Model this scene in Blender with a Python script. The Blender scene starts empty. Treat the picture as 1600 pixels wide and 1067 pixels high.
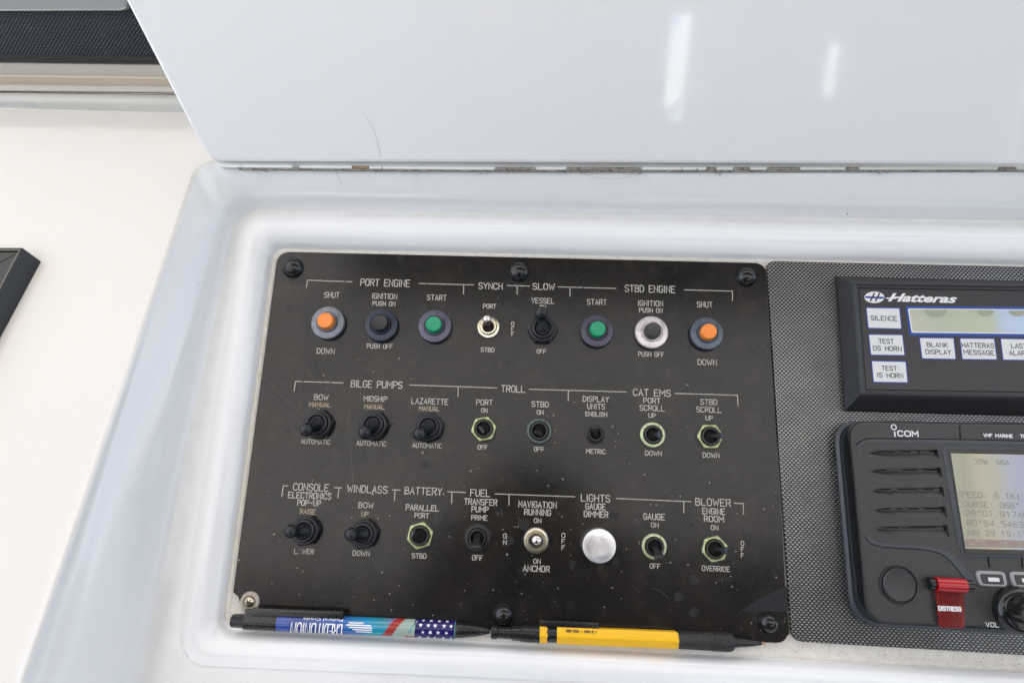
import bpy, bmesh, math, random
from mathutils import Vector, Matrix, Euler
random.seed(7)
R = math.radians
MM = 0.001
scn = bpy.context.scene
C = bpy.data.collections.new("boat_helm"); scn.collection.children.link(C)

# ------------------------------------------------------------------ camera, sky, sun, exposure
FPX = 1000.0                                   # focal length in pixels of the 1600 px wide photograph
CAM_H = 0.3765                                 # camera distance from the plane of the switch panel
P2W = Matrix.Translation((0, 0, 1.0)) @ Matrix.Rotation(R(35), 4, 'X')   # helm console tilted 35 degrees
RC = Matrix.Rotation(R(2.07292709), 3, 'Z') @ Matrix.Rotation(R(1.62173266), 3, 'Y') @ Matrix.Rotation(R(13.37570387), 3, 'X')
cd = bpy.data.cameras.new("camera"); cam = bpy.data.objects.new("camera", cd); C.objects.link(cam)
cd.sensor_width = 36; cd.lens = FPX / 1600 * 36; cd.clip_start = 0.01; cd.clip_end = 2000
cd.dof.use_dof = False
CAM = Vector((0, 0, CAM_H))
cam.matrix_world = P2W @ (Matrix.Translation(CAM) @ RC.to_4x4())
scn.camera = cam
scn.view_settings.view_transform = 'Standard'; scn.view_settings.look = 'None'
scn.view_settings.gamma = 1; scn.view_settings.exposure = 1.70

SUN_EL, SUN_AZ = 52, 285                      # azimuth measured from +Y clockwise
world = bpy.data.worlds.new("World"); scn.world = world; world.use_nodes = True
wn = world.node_tree; wn.nodes.clear()
sky = wn.nodes.new('ShaderNodeTexSky'); sky.sky_type = 'NISHITA'; sky.sun_disc = False
sky.sun_elevation = R(SUN_EL); sky.sun_rotation = R(SUN_AZ); sky.air_density = 1.0; sky.dust_density = 1.1; sky.ozone_density = 1.0
bg = wn.nodes.new('ShaderNodeBackground'); bg.inputs[1].default_value = 0.15
wo = wn.nodes.new('ShaderNodeOutputWorld')
wn.links.new(sky.outputs[0], bg.inputs[0]); wn.links.new(bg.outputs[0], wo.inputs[0])
sl = bpy.data.lights.new("sun", 'SUN'); sl.energy = 3.5; sl.angle = R(0.5); sl.color = (1, .95, .88)
sun = bpy.data.objects.new("sun", sl); C.objects.link(sun)
sd = Vector((math.sin(R(SUN_AZ)) * math.cos(R(SUN_EL)), math.cos(R(SUN_AZ)) * math.cos(R(SUN_EL)), math.sin(R(SUN_EL))))
sun.rotation_euler = sd.to_track_quat('Z', 'Y').to_euler()
scn.cycles.max_bounces = 12; scn.cycles.diffuse_bounces = 6
scn.cycles.use_denoising = True

# ------------------------------------------------------------------ geometry of the place (panel frame: u right, v up the slope, w off the panel)
def ray(px, py): return (RC @ Vector((px - 800, -(py - 533.5), -FPX))).normalized()
def hit(px, py, p0, n):
    d = ray(px, py); n = Vector(n); t = (Vector(p0) - CAM).dot(n) / d.dot(n); return CAM + d * t
def at(px, py, w=0.0): return hit(px, py, (0, 0, w * MM), (0, 0, 1))      # w in millimetres

# ------------------------------------------------------------------ materials
def mat(name, col, rough=.5, metal=0, spec=.5, coat=0, trans=0, ior=1.5, alpha=1):
    m = bpy.data.materials.new(name); m.use_nodes = True
    b = m.node_tree.nodes['Principled BSDF']; i = b.inputs
    i['Base Color'].default_value = (*col, 1); i['Roughness'].default_value = rough; i['Metallic'].default_value = metal
    i['Specular IOR Level'].default_value = spec; i['Coat Weight'].default_value = coat; i['Coat Roughness'].default_value = .05
    i['Transmission Weight'].default_value = trans; i['IOR'].default_value = ior; i['Alpha'].default_value = alpha
    return m
class N:
    def __init__(s, m): s.t = m.node_tree; s.b = s.t.nodes['Principled BSDF']; s.co = s.t.nodes.new('ShaderNodeTexCoord')
    def n(s, ty, ins={}, **kw):
        x = s.t.nodes.new('ShaderNode' + ty)
        for k, v in kw.items(): setattr(x, k, v)
        for k, v in ins.items():
            if isinstance(v, bpy.types.NodeSocket): s.t.links.new(v, x.inputs[k])
            else: x.inputs[k].default_value = v
        return x
    def noise(s, sc, det=3, vec=None, rough=.5): return s.n('TexNoise', {'Scale': sc, 'Detail': det, 'Roughness': rough, 'Vector': vec or s.co.outputs['Object']}).outputs['Fac']
    def ramp(s, f, *st):
        r = s.n('ValToRGB', {'Fac': f}); e = r.color_ramp.elements
        while len(e) < len(st): e.new(.5)
        for k, (p, c) in zip(e, st): k.position = p; k.color = (*c, 1) if len(c) == 3 else c
        return r.outputs['Color']
    def mix(s, f, a, b, mode='MIX'):
        x = s.n('Mix', data_type='RGBA', blend_type=mode)
        for k, v in ((0, f), (6, a), (7, b)):
            if isinstance(v, bpy.types.NodeSocket): s.t.links.new(v, x.inputs[k])
            elif k: x.inputs[k].default_value = (*v, 1)
            else: x.inputs[k].default_value = v
        return x.outputs[2]
    def math(s, op, a, b=0, clamp=False):
        x = s.n('Math', operation=op, use_clamp=clamp)
        for k, v in ((0, a), (1, b)):
            if isinstance(v, bpy.types.NodeSocket): s.t.links.new(v, x.inputs[k])
            else: x.inputs[k].default_value = v
        return x.outputs[0]
    def set(s, k, v): s.t.links.new(v, s.b.inputs[k])
    def bump(s, h, st, dist=.001):
        x = s.n('Bump', {'Height': h, 'Strength': st, 'Distance': dist}); s.set('Normal', x.outputs[0])
    def sep(s, o='Object'): return s.n('SeparateXYZ', {0: s.co.outputs[o]}).outputs

def gelcoat(name, col, dirt=(.62, .57, .48), amount=.3, rough=.09):
    m = mat(name, col, rough, spec=.5, coat=.0); n = N(m)
    a = n.noise(6, 4); d = n.noise(140, 5, rough=.65)
    f = n.math('MULTIPLY', n.ramp(a, (.45, (0, 0, 0)), (.75, (1, 1, 1))), n.ramp(d, (.45, (0, 0, 0)), (.7, (1, 1, 1))))
    c = n.mix(n.math('MULTIPLY', f, amount), col, dirt)
    v = n.n('TexVoronoi', {'Scale': 90, 'Vector': n.co.outputs['Object']})          # sparse specks of dirt
    sp = n.math('MULTIPLY', n.math('LESS_THAN', v.outputs['Distance'], .055), n.math('GREATER_THAN', n.n('SeparateColor', {0: v.outputs['Color']}).outputs[0], .93))
    c = n.mix(n.math('MULTIPLY', sp, .75), c, (.12, .1, .08))
    n.set('Base Color', c)
    n.set('Roughness', n.ramp(n.noise(30, 4), (.3, (rough * .8,) * 3), (.8, (rough * 1.7,) * 3)))
    n.bump(n.noise(9, 2), .12, .004)
    return m
M = {}
M['gel'] = gelcoat('white gelcoat', (.875, .88, .885), amount=.12)
M['lid'] = gelcoat('white gelcoat of the lid', (.90, .90, .905), amount=.12, rough=.07)
M['lid'].node_tree.nodes['Principled BSDF'].inputs['Coat Weight'].default_value = 1.0
M['lid'].node_tree.nodes['Principled BSDF'].inputs['Coat Roughness'].default_value = .04
M['gutter'] = gelcoat('weathered gelcoat', (.79, .775, .75), amount=.8, rough=.2)
M['deck'] = gelcoat('cream gelcoat', (.84, .81, .76), amount=.15, rough=.08)
M['grime'] = gelcoat('grimy gelcoat', (.66, .65, .62), dirt=(.4, .34, .26), amount=.8, rough=.3)
def m_caulk():
    m = mat('cream sealant', (.60, .56, .48), .6); n = N(m)
    n.set('Base Color', n.ramp(n.noise(260, 5, rough=.7), (.27, (.26, .17, .09)), (.32, (.66, .62, .55)), (.6, (.76, .73, .66))))
    n.bump(n.noise(300, 3), .4, .0008); return m
M['caulk'] = m_caulk()
def m_panel():
    m = mat('black engraved acrylic', (.02, .019, .018), .3, spec=.42); n = N(m)
    x, y, z = n.sep()[0:3]
    big = n.noise(28, 4); c0 = n.ramp(big, (.3, (.010, .0095, .009)), (.75, (.022, .018, .0145)))
    spots = n.n('TexVoronoi', {'Scale': 120, 'Vector': n.co.outputs['Object'], 'Randomness': 1.0})
    ed = n.noise(260, 3)
    dd = n.math('ADD', spots.outputs['Distance'], n.math('MULTIPLY', n.math('SUBTRACT', ed, .5), .35))
    cs = n.n('SeparateColor', {0: spots.outputs['Color']}).outputs
    spot = n.math('MULTIPLY', n.math('LESS_THAN', dd, n.math('MULTIPLY', cs[1], .45)), n.math('GREATER_THAN', cs[0], .5))
    reg = n.ramp(n.noise(14, 2), (.48, (0, 0, 0)), (.6, (1, 1, 1)))
    spot = n.math('MULTIPLY', spot, reg)
    c = n.mix(n.math('MULTIPLY', spot, .85), c0, (.012, .012, .013))
    def dust(scale, size, keep, fac):
        v = n.n('TexVoronoi', {'Scale': scale, 'Vector': n.co.outputs['Object']})
        q = n.n('SeparateColor', {0: v.outputs['Color']}).outputs
        low = n.math('MULTIPLY', n.ramp(n.noise(24, 4, rough=.6), (.48, (0, 0, 0)), (.68, (1, 1, 1))), .09)
        g = n.math('MULTIPLY', n.math('SUBTRACT', .02, y), .55)     # more dust towards the bottom edge, where it collects
        thr = n.math('SUBTRACT', n.math('SUBTRACT', n.math('ADD', keep, .022), low), g)
        return n.math('MULTIPLY', n.math('MULTIPLY', n.math('LESS_THAN', v.outputs['Distance'], n.math('MULTIPLY', q[1], size)), n.math('GREATER_THAN', q[0], thr)), fac)
    f = n.math('MAXIMUM', n.math('MAXIMUM', dust(600, .30, .955, .5), dust(330, .20, .978, .65)), dust(210, .07, .985, .8))
    c = n.mix(f, c, (.5, .47, .42))
    haze = n.ramp(n.noise(90, 6, rough=.7), (.5, (0, 0, 0)), (.85, (1, 1, 1)))
    c = n.mix(n.math('MULTIPLY', haze, .05), c, (.4, .36, .3))
    n.set('Base Color', c)
    r = n.ramp(n.noise(40, 5), (.3, (.15,) * 3), (.75, (.20,) * 3))
    r = n.mix(n.math('MULTIPLY', spot, .7), r, (.4, .4, .4))
    n.set('Roughness', r)
    n.bump(n.noise(1400, 2), .06, .0003)
    return m
M['panel'] = m_panel()
def m_weave(name, pitch, light, dark, rough=.28):
    m = mat(name, dark, rough, spec=.5, coat=.15); n = N(m)
    x, y, z = n.sep()[0:3]
    px = pitch
    row = n.math('FLOOR', n.math('DIVIDE', y, px * .5))
    odd = n.math('MULTIPLY', n.math('MODULO', n.math('ABSOLUTE', row), 2), .5)
    fx = n.math('FRACT', n.math('ADD', n.math('DIVIDE', x, px), n.math('ADD', odd, 100)))
    fy = n.math('FRACT', n.math('ADD', n.math('DIVIDE', y, px * .5), 100))
    ax = n.math('ABSOLUTE', n.math('SUBTRACT', fx, .5)); ay = n.math('ABSOLUTE', n.math('SUBTRACT', fy, .5))
    d = n.math('MAXIMUM', n.math('DIVIDE', ax, .32), n.math('DIVIDE', ay, .34))
    f = n.ramp(d, (.72, (1, 1, 1)), (1.0, (0, 0, 0)))
    wear = n.ramp(n.noise(45, 4), (.3, (.7,) * 3), (.7, (1,) * 3))
    fib = n.ramp(n.noise(1500, 2), (.3, (.6,) * 3), (.7, (1.,) * 3))
    n.set('Base Color', n.mix(n.math('MULTIPLY', n.math('MULTIPLY', f, wear), fib), dark, light))
    n.set('Metallic', n.math('MULTIPLY', f, .75))
    n.bump(n.ramp(d, (.3, (1, 1, 1)), (1, (0, 0, 0))), .5, .0004)
    return m
M['weave'] = m_weave('carbon weave', 2.42 * MM, (.56, .55, .52), (.012, .012, .013))
M['weave_far'] = m_weave('far carbon weave', 2.3 * MM, (.05, .06, .078), (.005, .005, .007))
def m_print(name, c1, c2, rough=.6):
    m = mat(name, c1, rough); n = N(m)
    n.set('Base Color', n.ramp(n.noise(900, 3, rough=.7), (.36, c2), (.5, c1))); return m
M['ink'] = m_print('white engraving', (.52, .49, .435), (.24, .22, .18))
M['tan'] = m_print('yellowed engraving', (.47, .37, .26), (.22, .16, .10))
M['worn'] = m_print('worn engraving', (.13, .12, .11), (.04, .04, .04))
M['white'] = mat('white print', (.78, .78, .78), .5)
M['keytext'] = mat('dark key print', (.05, .05, .05), .6)
def m_dusty(name, col, rough, dust=.10, metal=0, dcol=(.4, .37, .33)):
    m = mat(name, col, rough, metal); n = N(m)
    f = n.ramp(n.noise(700, 5, rough=.75), (.52, (0, 0, 0)), (.8, (1, 1, 1)))
    n.set('Base Color', n.mix(n.math('MULTIPLY', f, dust), col, dcol))
    n.bump(n.noise(900, 3), .25, .0003); return m
M['rubber'] = m_dusty('black rubber', (.009, .0105, .014), .36, .05)
M['bplastic'] = m_dusty('black plastic', (.018, .018, .019), .35, .08)
M['bgloss'] = mat('glossy black plastic', (.012, .012, .012), .10)
M['bfilm'] = mat('glossy black film', (.012, .012, .013), .16)
M['dullfilm'] = mat('dull black film', (.014, .015, .019), .32, spec=.35)
M['bevel'] = m_dusty('textured black plastic', (.022, .022, .024), .45, .06)
M['gasket'] = mat('dark gasket', (.012, .010, .010), .5)
M['radio'] = m_dusty('charcoal radio plastic', (.032, .031, .031), .42, .10)
M['radio_rim'] = m_dusty('blue grey radio rim', (.042, .048, .062), .38, .06)
M['hole'] = mat('deep black', (.003, .003, .003), .8)
M['chrome'] = m_dusty('aged chrome', (.78, .73, .60), .2, .10, 1, (.3, .27, .18))
M['chromeball'] = m_dusty('polished steel', (.80, .76, .70), .16, .05, 1)
def m_lime(name, a, b):
    m = mat(name, a, .35, .55); n = N(m)
    n.set('Base Color', n.ramp(n.noise(420, 5, rough=.7), (.35, b), (.48, a), (.75, tuple(min(1, k * 1.25) for k in a)))); n.bump(n.noise(700, 3), .3, .0004); return m
M['lime'] = m_lime('tarnished brass nut', (.50, .57, .29), (.14, .15, .07))
M['palelime'] = m_lime('pale tarnished ring', (.55, .62, .38), (.14, .16, .12))
M['greynut'] = m_lime('grey green nut', (.10, .125, .125), (.03, .04, .04))
def m_alu():
    m = mat('brushed aluminium knob', (.86, .85, .85), .28, 1); n = N(m)
    x, y, z = n.sep()[0:3]
    r = n.math('SQRT', n.math('ADD', n.math('MULTIPLY', x, x), n.math('MULTIPLY', y, y)))
    rn = n.n('TexNoise', {'Scale': 1.0, 'Detail': 2, 'Vector': n.n('CombineXYZ', {0: n.math('MULTIPLY', r, 4000)}).outputs[0]}).outputs['Fac']
    n.set('Roughness', n.ramp(rn, (.3, (.24,) * 3), (.7, (.42,) * 3)))
    n.b.inputs['Anisotropic'].default_value = .9
    t = n.n('Tangent', direction_type='RADIAL', axis='Z'); n.set('Tangent', t.outputs[0])
    n.bump(rn, .08, .0002); return m
M['alu'] = m_alu()
M['aluside'] = m_dusty('knob side', (.55, .55, .55), .35, .1, 1)
def m_anod(name, c, metal=.55, rough=.34):
    m = mat(name, c, rough, metal); n = N(m)
    n.set('Base Color', n.ramp(n.noise(220, 4, rough=.7), (.35, tuple(k * .7 for k in c)), (.55, c), (.8, tuple(min(1, k * 1.2) for k in c))))
    return m
M['fl_grey'] = m_anod('grey blue anodised', (.20, .215, .25), .4)
M['fl_navy'] = m_anod('navy anodised', (.045, .052, .08), .4)
M['fl_violet'] = m_anod('violet grey anodised', (.115, .11, .16), .4)
M['fl_violet2'] = m_anod('dark violet anodised', (.085, .08, .115), .4)
M['fl_pink'] = m_anod('pinkish bare aluminium', (.74, .68, .68), .6)
M['fl_steel'] = m_anod('steel blue anodised', (.11, .135, .175), .4)
M['orange'] = m_dusty('orange plastic', (.92, .27, .045), .4, .05)
M['green'] = m_dusty('green plastic', (.01, .30, .135), .35, .04)
M['blackbtn'] = m_dusty('black button plastic', (.035, .033, .03), .28, .06)
M['nylon'] = mat('translucent nylon washer', (.42, .38, .32), .45)
M['screwm'] = m_dusty('screw steel', (.62, .55, .42), .25, .3, 1, (.2, .15, .08))
M['yellow'] = m_dusty('yellow pencil plastic', (.93, .52, .008), .3, .03)
M['penblack'] = m_dusty('black pen plastic', (.013, .013, .013), .25, .08)
M['grip'] = m_dusty('black pencil grip', (.018, .018, .018), .55, .2)
M['brass'] = mat('tan tip', (.55, .36, .2), .35, .6)
M['charcoal'] = m_dusty('charcoal face film', (.028, .026, .028), .4, .06)
M['blue'] = mat('blue print', (.012, .06, .32), .4)
M['key'] = mat('white key film', (.70, .71, .69), .45)
M['silver'] = m_dusty('silver key ring', (.33, .33, .33), .35, .2)
M['red'] = mat('red plastic', (.42, .003, .008), .18, coat=.3)
M['redclear'] = mat('clear red plastic', (.22, .02, .02), .10, alpha=.55)
def m_lcd(kind):
    m = mat('lcd ' + kind, (.5, .52, .4), .12, spec=.5); n = N(m)
    x, y, z = n.sep()[0:3]
    wob = n.math('MULTIPLY', n.math('SUBTRACT', n.noise(60, 2), .5), .006)
    t = n.math('ADD', x, wob)
    if kind == 'radio':
        f = n.math('DIVIDE', t, .052, True)
        c = n.ramp(f, (0, (.40, .40, .30)), (.22, (.36, .35, .255)), (.40, (.47, .425, .31)), (.56, (.44, .425, .35)), (.66, (.40, .42, .45)), (.9, (.37, .38, .48)))
    else:
        f = n.math('DIVIDE', t, .078, True)
        c = n.ramp(f, (0, (.48, .49, .38)), (.25, (.44, .47, .35)), (.6, (.47, .50, .36)), (.72, (.46, .55, .68)), (.95, (.48, .58, .76)))
    n.set('Base Color', c); return m
M['lcd_radio'] = m_lcd('radio'); M['lcd_alarm'] = m_lcd('alarm')
M['lcdink'] = mat('lcd segments', (.24, .23, .19), .4)
M['lcdink2'] = mat('faint lcd marks', (.33, .35, .26), .3)
M['lcdbar'] = mat('lcd status bar', (.31, .22, .20), .4)
def m_pen():
    m = mat('printed pen barrel', (.05, .1, .5), .16, coat=.5); n = N(m)
    x, y, z = n.sep()[0:3]
    w = n.math('ADD', x, n.math('MULTIPLY', y, .8))
    w = n.math('ADD', w, n.math('MULTIPLY', n.math('SUBTRACT', n.noise(160, 3), .5), .012))
    f = n.math('DIVIDE', w, .1, True)
    c = n.ramp(f, (0, (.03, .07, .38)), (.12, (.01, .035, .22)), (.35, (.008, .09, .36)), (.52, (.01, .26, .50)), (.60, (.02, .28, .36)), (.655, (.22, .18, .34)), (.70, (.45, .38, .26)), (.74, (.10, .36, .34)))
    n.set('Base Color', c); return m
M['pen'] = m_pen()
M['penred'] = mat('red pen print', (.36, .035, .03), .2); M['pengreen'] = mat('pale green pen print', (.33, .43, .37), .2)
M['pencyan'] = mat('teal pen print', (.02, .33, .38), .2)
M['pennavy'] = mat('navy pen print', (.018, .010, .11), .2); M['penwhite'] = mat('white pen print', (.85, .87, .9), .25)
def m_hinge():
    m = mat('dirty hinge', (.3, .28, .24), .5, .3); n = N(m)
    n.set('Base Color', n.ramp(n.noise(330, 5, rough=.7), (.35, (.10, .085, .06)), (.5, (.30, .28, .24)), (.65, (.38, .36, .32)))); n.bump(n.noise(500, 3), .5, .0006); return m
M['hinge'] = m_hinge()
M['rust'] = m_print('rusty hinge', (.33, .22, .12), (.12, .07, .04))
M['hingewhite'] = mat('clean hinge metal', (.80, .80, .78), .35)
M['hair'] = mat('dark hair', (.30, .28, .26), .5)
M['beige'] = gelcoat('beige moulding', (.62, .57, .50), amount=.2, rough=.25)
M['tanbead'] = gelcoat('tan sealant band', (.66, .56, .44), amount=.3, rough=.3)
M['bead'] = gelcoat('grey white bead', (.66, .65, .60), amount=.2, rough=.2)
def m_glass():
    m = mat('grey cover', (.33, .34, .335), .12, coat=.2); return m
M['cover'] = m_glass()
M['headliner'] = m_print('beige headliner', (.50, .42, .34), (.44, .37, .30), .8)
M['boardwhite'] = mat('added board paint', (.78, .78, .76), .3)  # white of the boards added behind the curtain
M['darkbox'] = mat('dark added boxes', (.03, .032, .038), .5)  # for the dark boxes added above the helm

# ------------------------------------------------------------------ mesh helpers
def link(name, me, m=None, parent=None, mw=None, smooth=None):
    o = bpy.data.objects.new(name, me); C.objects.link(o)
    if m is not None and hasattr(me, 'materials') and not len(me.materials): me.materials.append(m)
    if parent is not None: o.parent = parent
    if mw is not None: o.matrix_local = mw
    return o
def done(name, bm, m, parent=None, mw=None, smooth=40, recalc=True):
    if recalc: bmesh.ops.recalc_face_normals(bm, faces=bm.faces)
    me = bpy.data.meshes.new(name)
    if smooth:
        for f in bm.faces: f.smooth = True
        for e in bm.edges:
            if len(e.link_faces) == 2 and (e.calc_face_angle(0) > R(smooth) or max(len(f.verts) for f in e.link_faces) > 8): e.smooth = False
    bm.to_mesh(me); bm.free()
    return link(name, me, m, parent, mw)
def tag(o, label=None, cat=None, group=None, kind=None):
    for k, v in (('label', label), ('category', cat), ('group', group), ('kind', kind)):
        if v: o[k] = v
    return o
def thing(name, label, cat, p, group=None, rot=None):
    o = bpy.data.objects.new(name, None); C.objects.link(o); o.empty_display_size = .01
    o.matrix_world = P2W @ Matrix.Translation(p) @ (rot or Matrix.Identity(4))
    return tag(o, label, cat, group)
def T(x=0, y=0, z=0): return Matrix.Translation((x, y, z))
def lathe(bm, prof, n=40, mw=Matrix.Identity(4), cap=True):
    """prof: (r, z) from the bottom up, metres."""
    rings = []
    for r, z in prof:
        if r < 1e-7: rings.append([bm.verts.new(mw @ Vector((0, 0, z)))]); continue
        rings.append([bm.verts.new(mw @ Vector((r * math.cos(a), r * math.sin(a), z))) for a in [2 * math.pi * k / n for k in range(n)]])
    for a, b in zip(rings, rings[1:]):
        for k in range(n):
            k2 = (k + 1) % n
            if len(a) == 1 and len(b) == 1: break
            if len(a) == 1: bm.faces.new((a[0], b[k], b[k2]))
            elif len(b) == 1: bm.faces.new((a[k], a[k2], b[0]))
            else: bm.faces.new((a[k], a[k2], b[k2], b[k]))
    if cap:
        if len(rings[0]) > 1: bm.faces.new(rings[0][::-1])
        if len(rings[-1]) > 1: bm.faces.new(rings[-1])
def L(prof, n=40, mw=Matrix.Identity(4), cap=True): bm = bmesh.new(); lathe(bm, prof, n, mw, cap); return bm
def arc(cx, cy, r, a0, a1, n): return [(cx + r * math.cos(R(a0 + (a1 - a0) * k / n)), cy + r * math.sin(R(a0 + (a1 - a0) * k / n))) for k in range(n + 1)]
def stack(loops, caps=(True, True)):
    """loft through closed loops of equal length"""
    bm = bmesh.new(); vs = [[bm.verts.new(p) for p in l] for l in loops]
    n = len(vs[0])
    for a, b in zip(vs, vs[1:]):
        for k in range(n): bm.faces.new((a[k], a[(k + 1) % n], b[(k + 1) % n], b[k]))
    if caps[0]: bm.faces.new(vs[0][::-1])
    if caps[1]: bm.faces.new(vs[-1])
    return bm
def rounded(pts, rad, seg=8):
    """closed 3D polygon with rounded corners (rad one number or one per corner)"""
    n = len(pts); out = []
    for k in range(n):
        p, a, b = Vector(pts[k]), Vector(pts[k - 1]), Vector(pts[(k + 1) % n]); r = rad[k] if isinstance(rad, (list, tuple)) else rad
        if r <= 0: out += [p.copy() for _ in range(seg + 1)] if False else [p]; continue
        da, db = (a - p).normalized(), (b - p).normalized()
        ang = da.angle(db); d = min(r / math.tan(ang / 2), (a - p).length * .49, (b - p).length * .49)
        s, e = p + da * d, p + db * d
        for i in range(seg + 1):
            t = i / seg; out.append(s * (1 - t) ** 2 + p * (2 * t * (1 - t) * .92) + e * t ** 2 + (s + e) * (.04 * 2 * t * (1 - t)))
    return out
def centroid(l): return sum((Vector(p) for p in l), Vector()) / len(l)
def inset(loop, d, dz=0):
    """shrink a planar-ish closed loop in its local xy by d"""
    n = len(loop); area = sum(loop[k - 1].x * loop[k].y - loop[k].x * loop[k - 1].y for k in range(n)); s = 1 if area > 0 else -1
    out = []
    for k in range(n):
        a, p, b = loop[k - 1], loop[k], loop[(k + 1) % n]
        e1, e2 = (p - a), (b - p)
        n1 = Vector((-e1.y, e1.x, 0)); n2 = Vector((-e2.y, e2.x, 0))
        if n1.length < 1e-9: n1 = n2
        if n2.length < 1e-9: n2 = n1
        m = (n1.normalized() + n2.normalized())
        m = m / max(m.length_squared / 2, .5) if m.length > 1e-6 else n1.normalized()
        out.append(p + m * d * s + Vector((0, 0, dz)))
    return out
def plate(loop, z0, z1, bev=.0004):
    """solid from outline loop (z ignored) between z0 and z1 with a small top bevel"""
    base = [Vector((p.x, p.y, z0)) for p in loop]; top = [Vector((p.x, p.y, z1 - bev)) for p in loop]
    return stack([base, top, inset(top, bev * .3, bev * .7), inset(top, bev, bev)])
def flat(loop, z):
    bm = bmesh.new(); f = bm.faces.new([bm.verts.new((p.x, p.y, z)) for p in loop]); bm.normal_update()
    if f.normal.z < 0: f.normal_flip()
    return bm
def add_box(bm, a, b, mw=Matrix.Identity(4)):
    v = [bm.verts.new(mw @ Vector((x, y, z))) for x in (a[0], b[0]) for y in (a[1], b[1]) for z in (a[2], b[2])]
    for q in ((0, 1, 3, 2), (4, 6, 7, 5), (0, 4, 5, 1), (2, 3, 7, 6), (0, 2, 6, 4), (1, 5, 7, 3)): bm.faces.new([v[i] for i in q])
def box(a, b, bev=0, mw=Matrix.Identity(4)):
    bm = bmesh.new(); add_box(bm, a, b, mw)
    if bev: bmesh.ops.bevel(bm, geom=bm.edges[:], offset=bev, segments=2, affect='EDGES', profile=.6)
    return bm
def tube(pts, rads, n=12, caps=True):
    """swept round tube through 3D points; rads one number or a list"""
    pts = [Vector(p) for p in pts]; bm = bmesh.new(); rings = []
    if not isinstance(rads, (list, tuple)): rads = [rads] * len(pts)
    up = None
    for k, p in enumerate(pts):
        d = (pts[min(k + 1, len(pts) - 1)] - pts[max(k - 1, 0)]).normalized()
        if up is None: up = d.orthogonal().normalized()
        up = (up - d * up.dot(d)).normalized(); s = d.cross(up)
        rings.append([bm.verts.new(p + (up * math.cos(a) + s * math.sin(a)) * rads[k]) for a in [2 * math.pi * i / n for i in range(n)]])
    for a, b in zip(rings, rings[1:]):
        for k in range(n): bm.faces.new((a[k], a[(k + 1) % n], b[(k + 1) % n], b[k]))
    if caps: bm.faces.new(rings[0][::-1]); bm.faces.new(rings[-1])
    return bm
def merge(*bms):
    out = bmesh.new()
    for b in bms:
        me = bpy.data.meshes.new('t'); b.to_mesh(me); b.free(); out.from_mesh(me); bpy.data.meshes.remove(me)
    return out
def align(d):
    """rotation taking +Z to d"""
    return Vector(d).normalized().to_track_quat('Z', 'Y').to_matrix().to_4x4()

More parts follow.
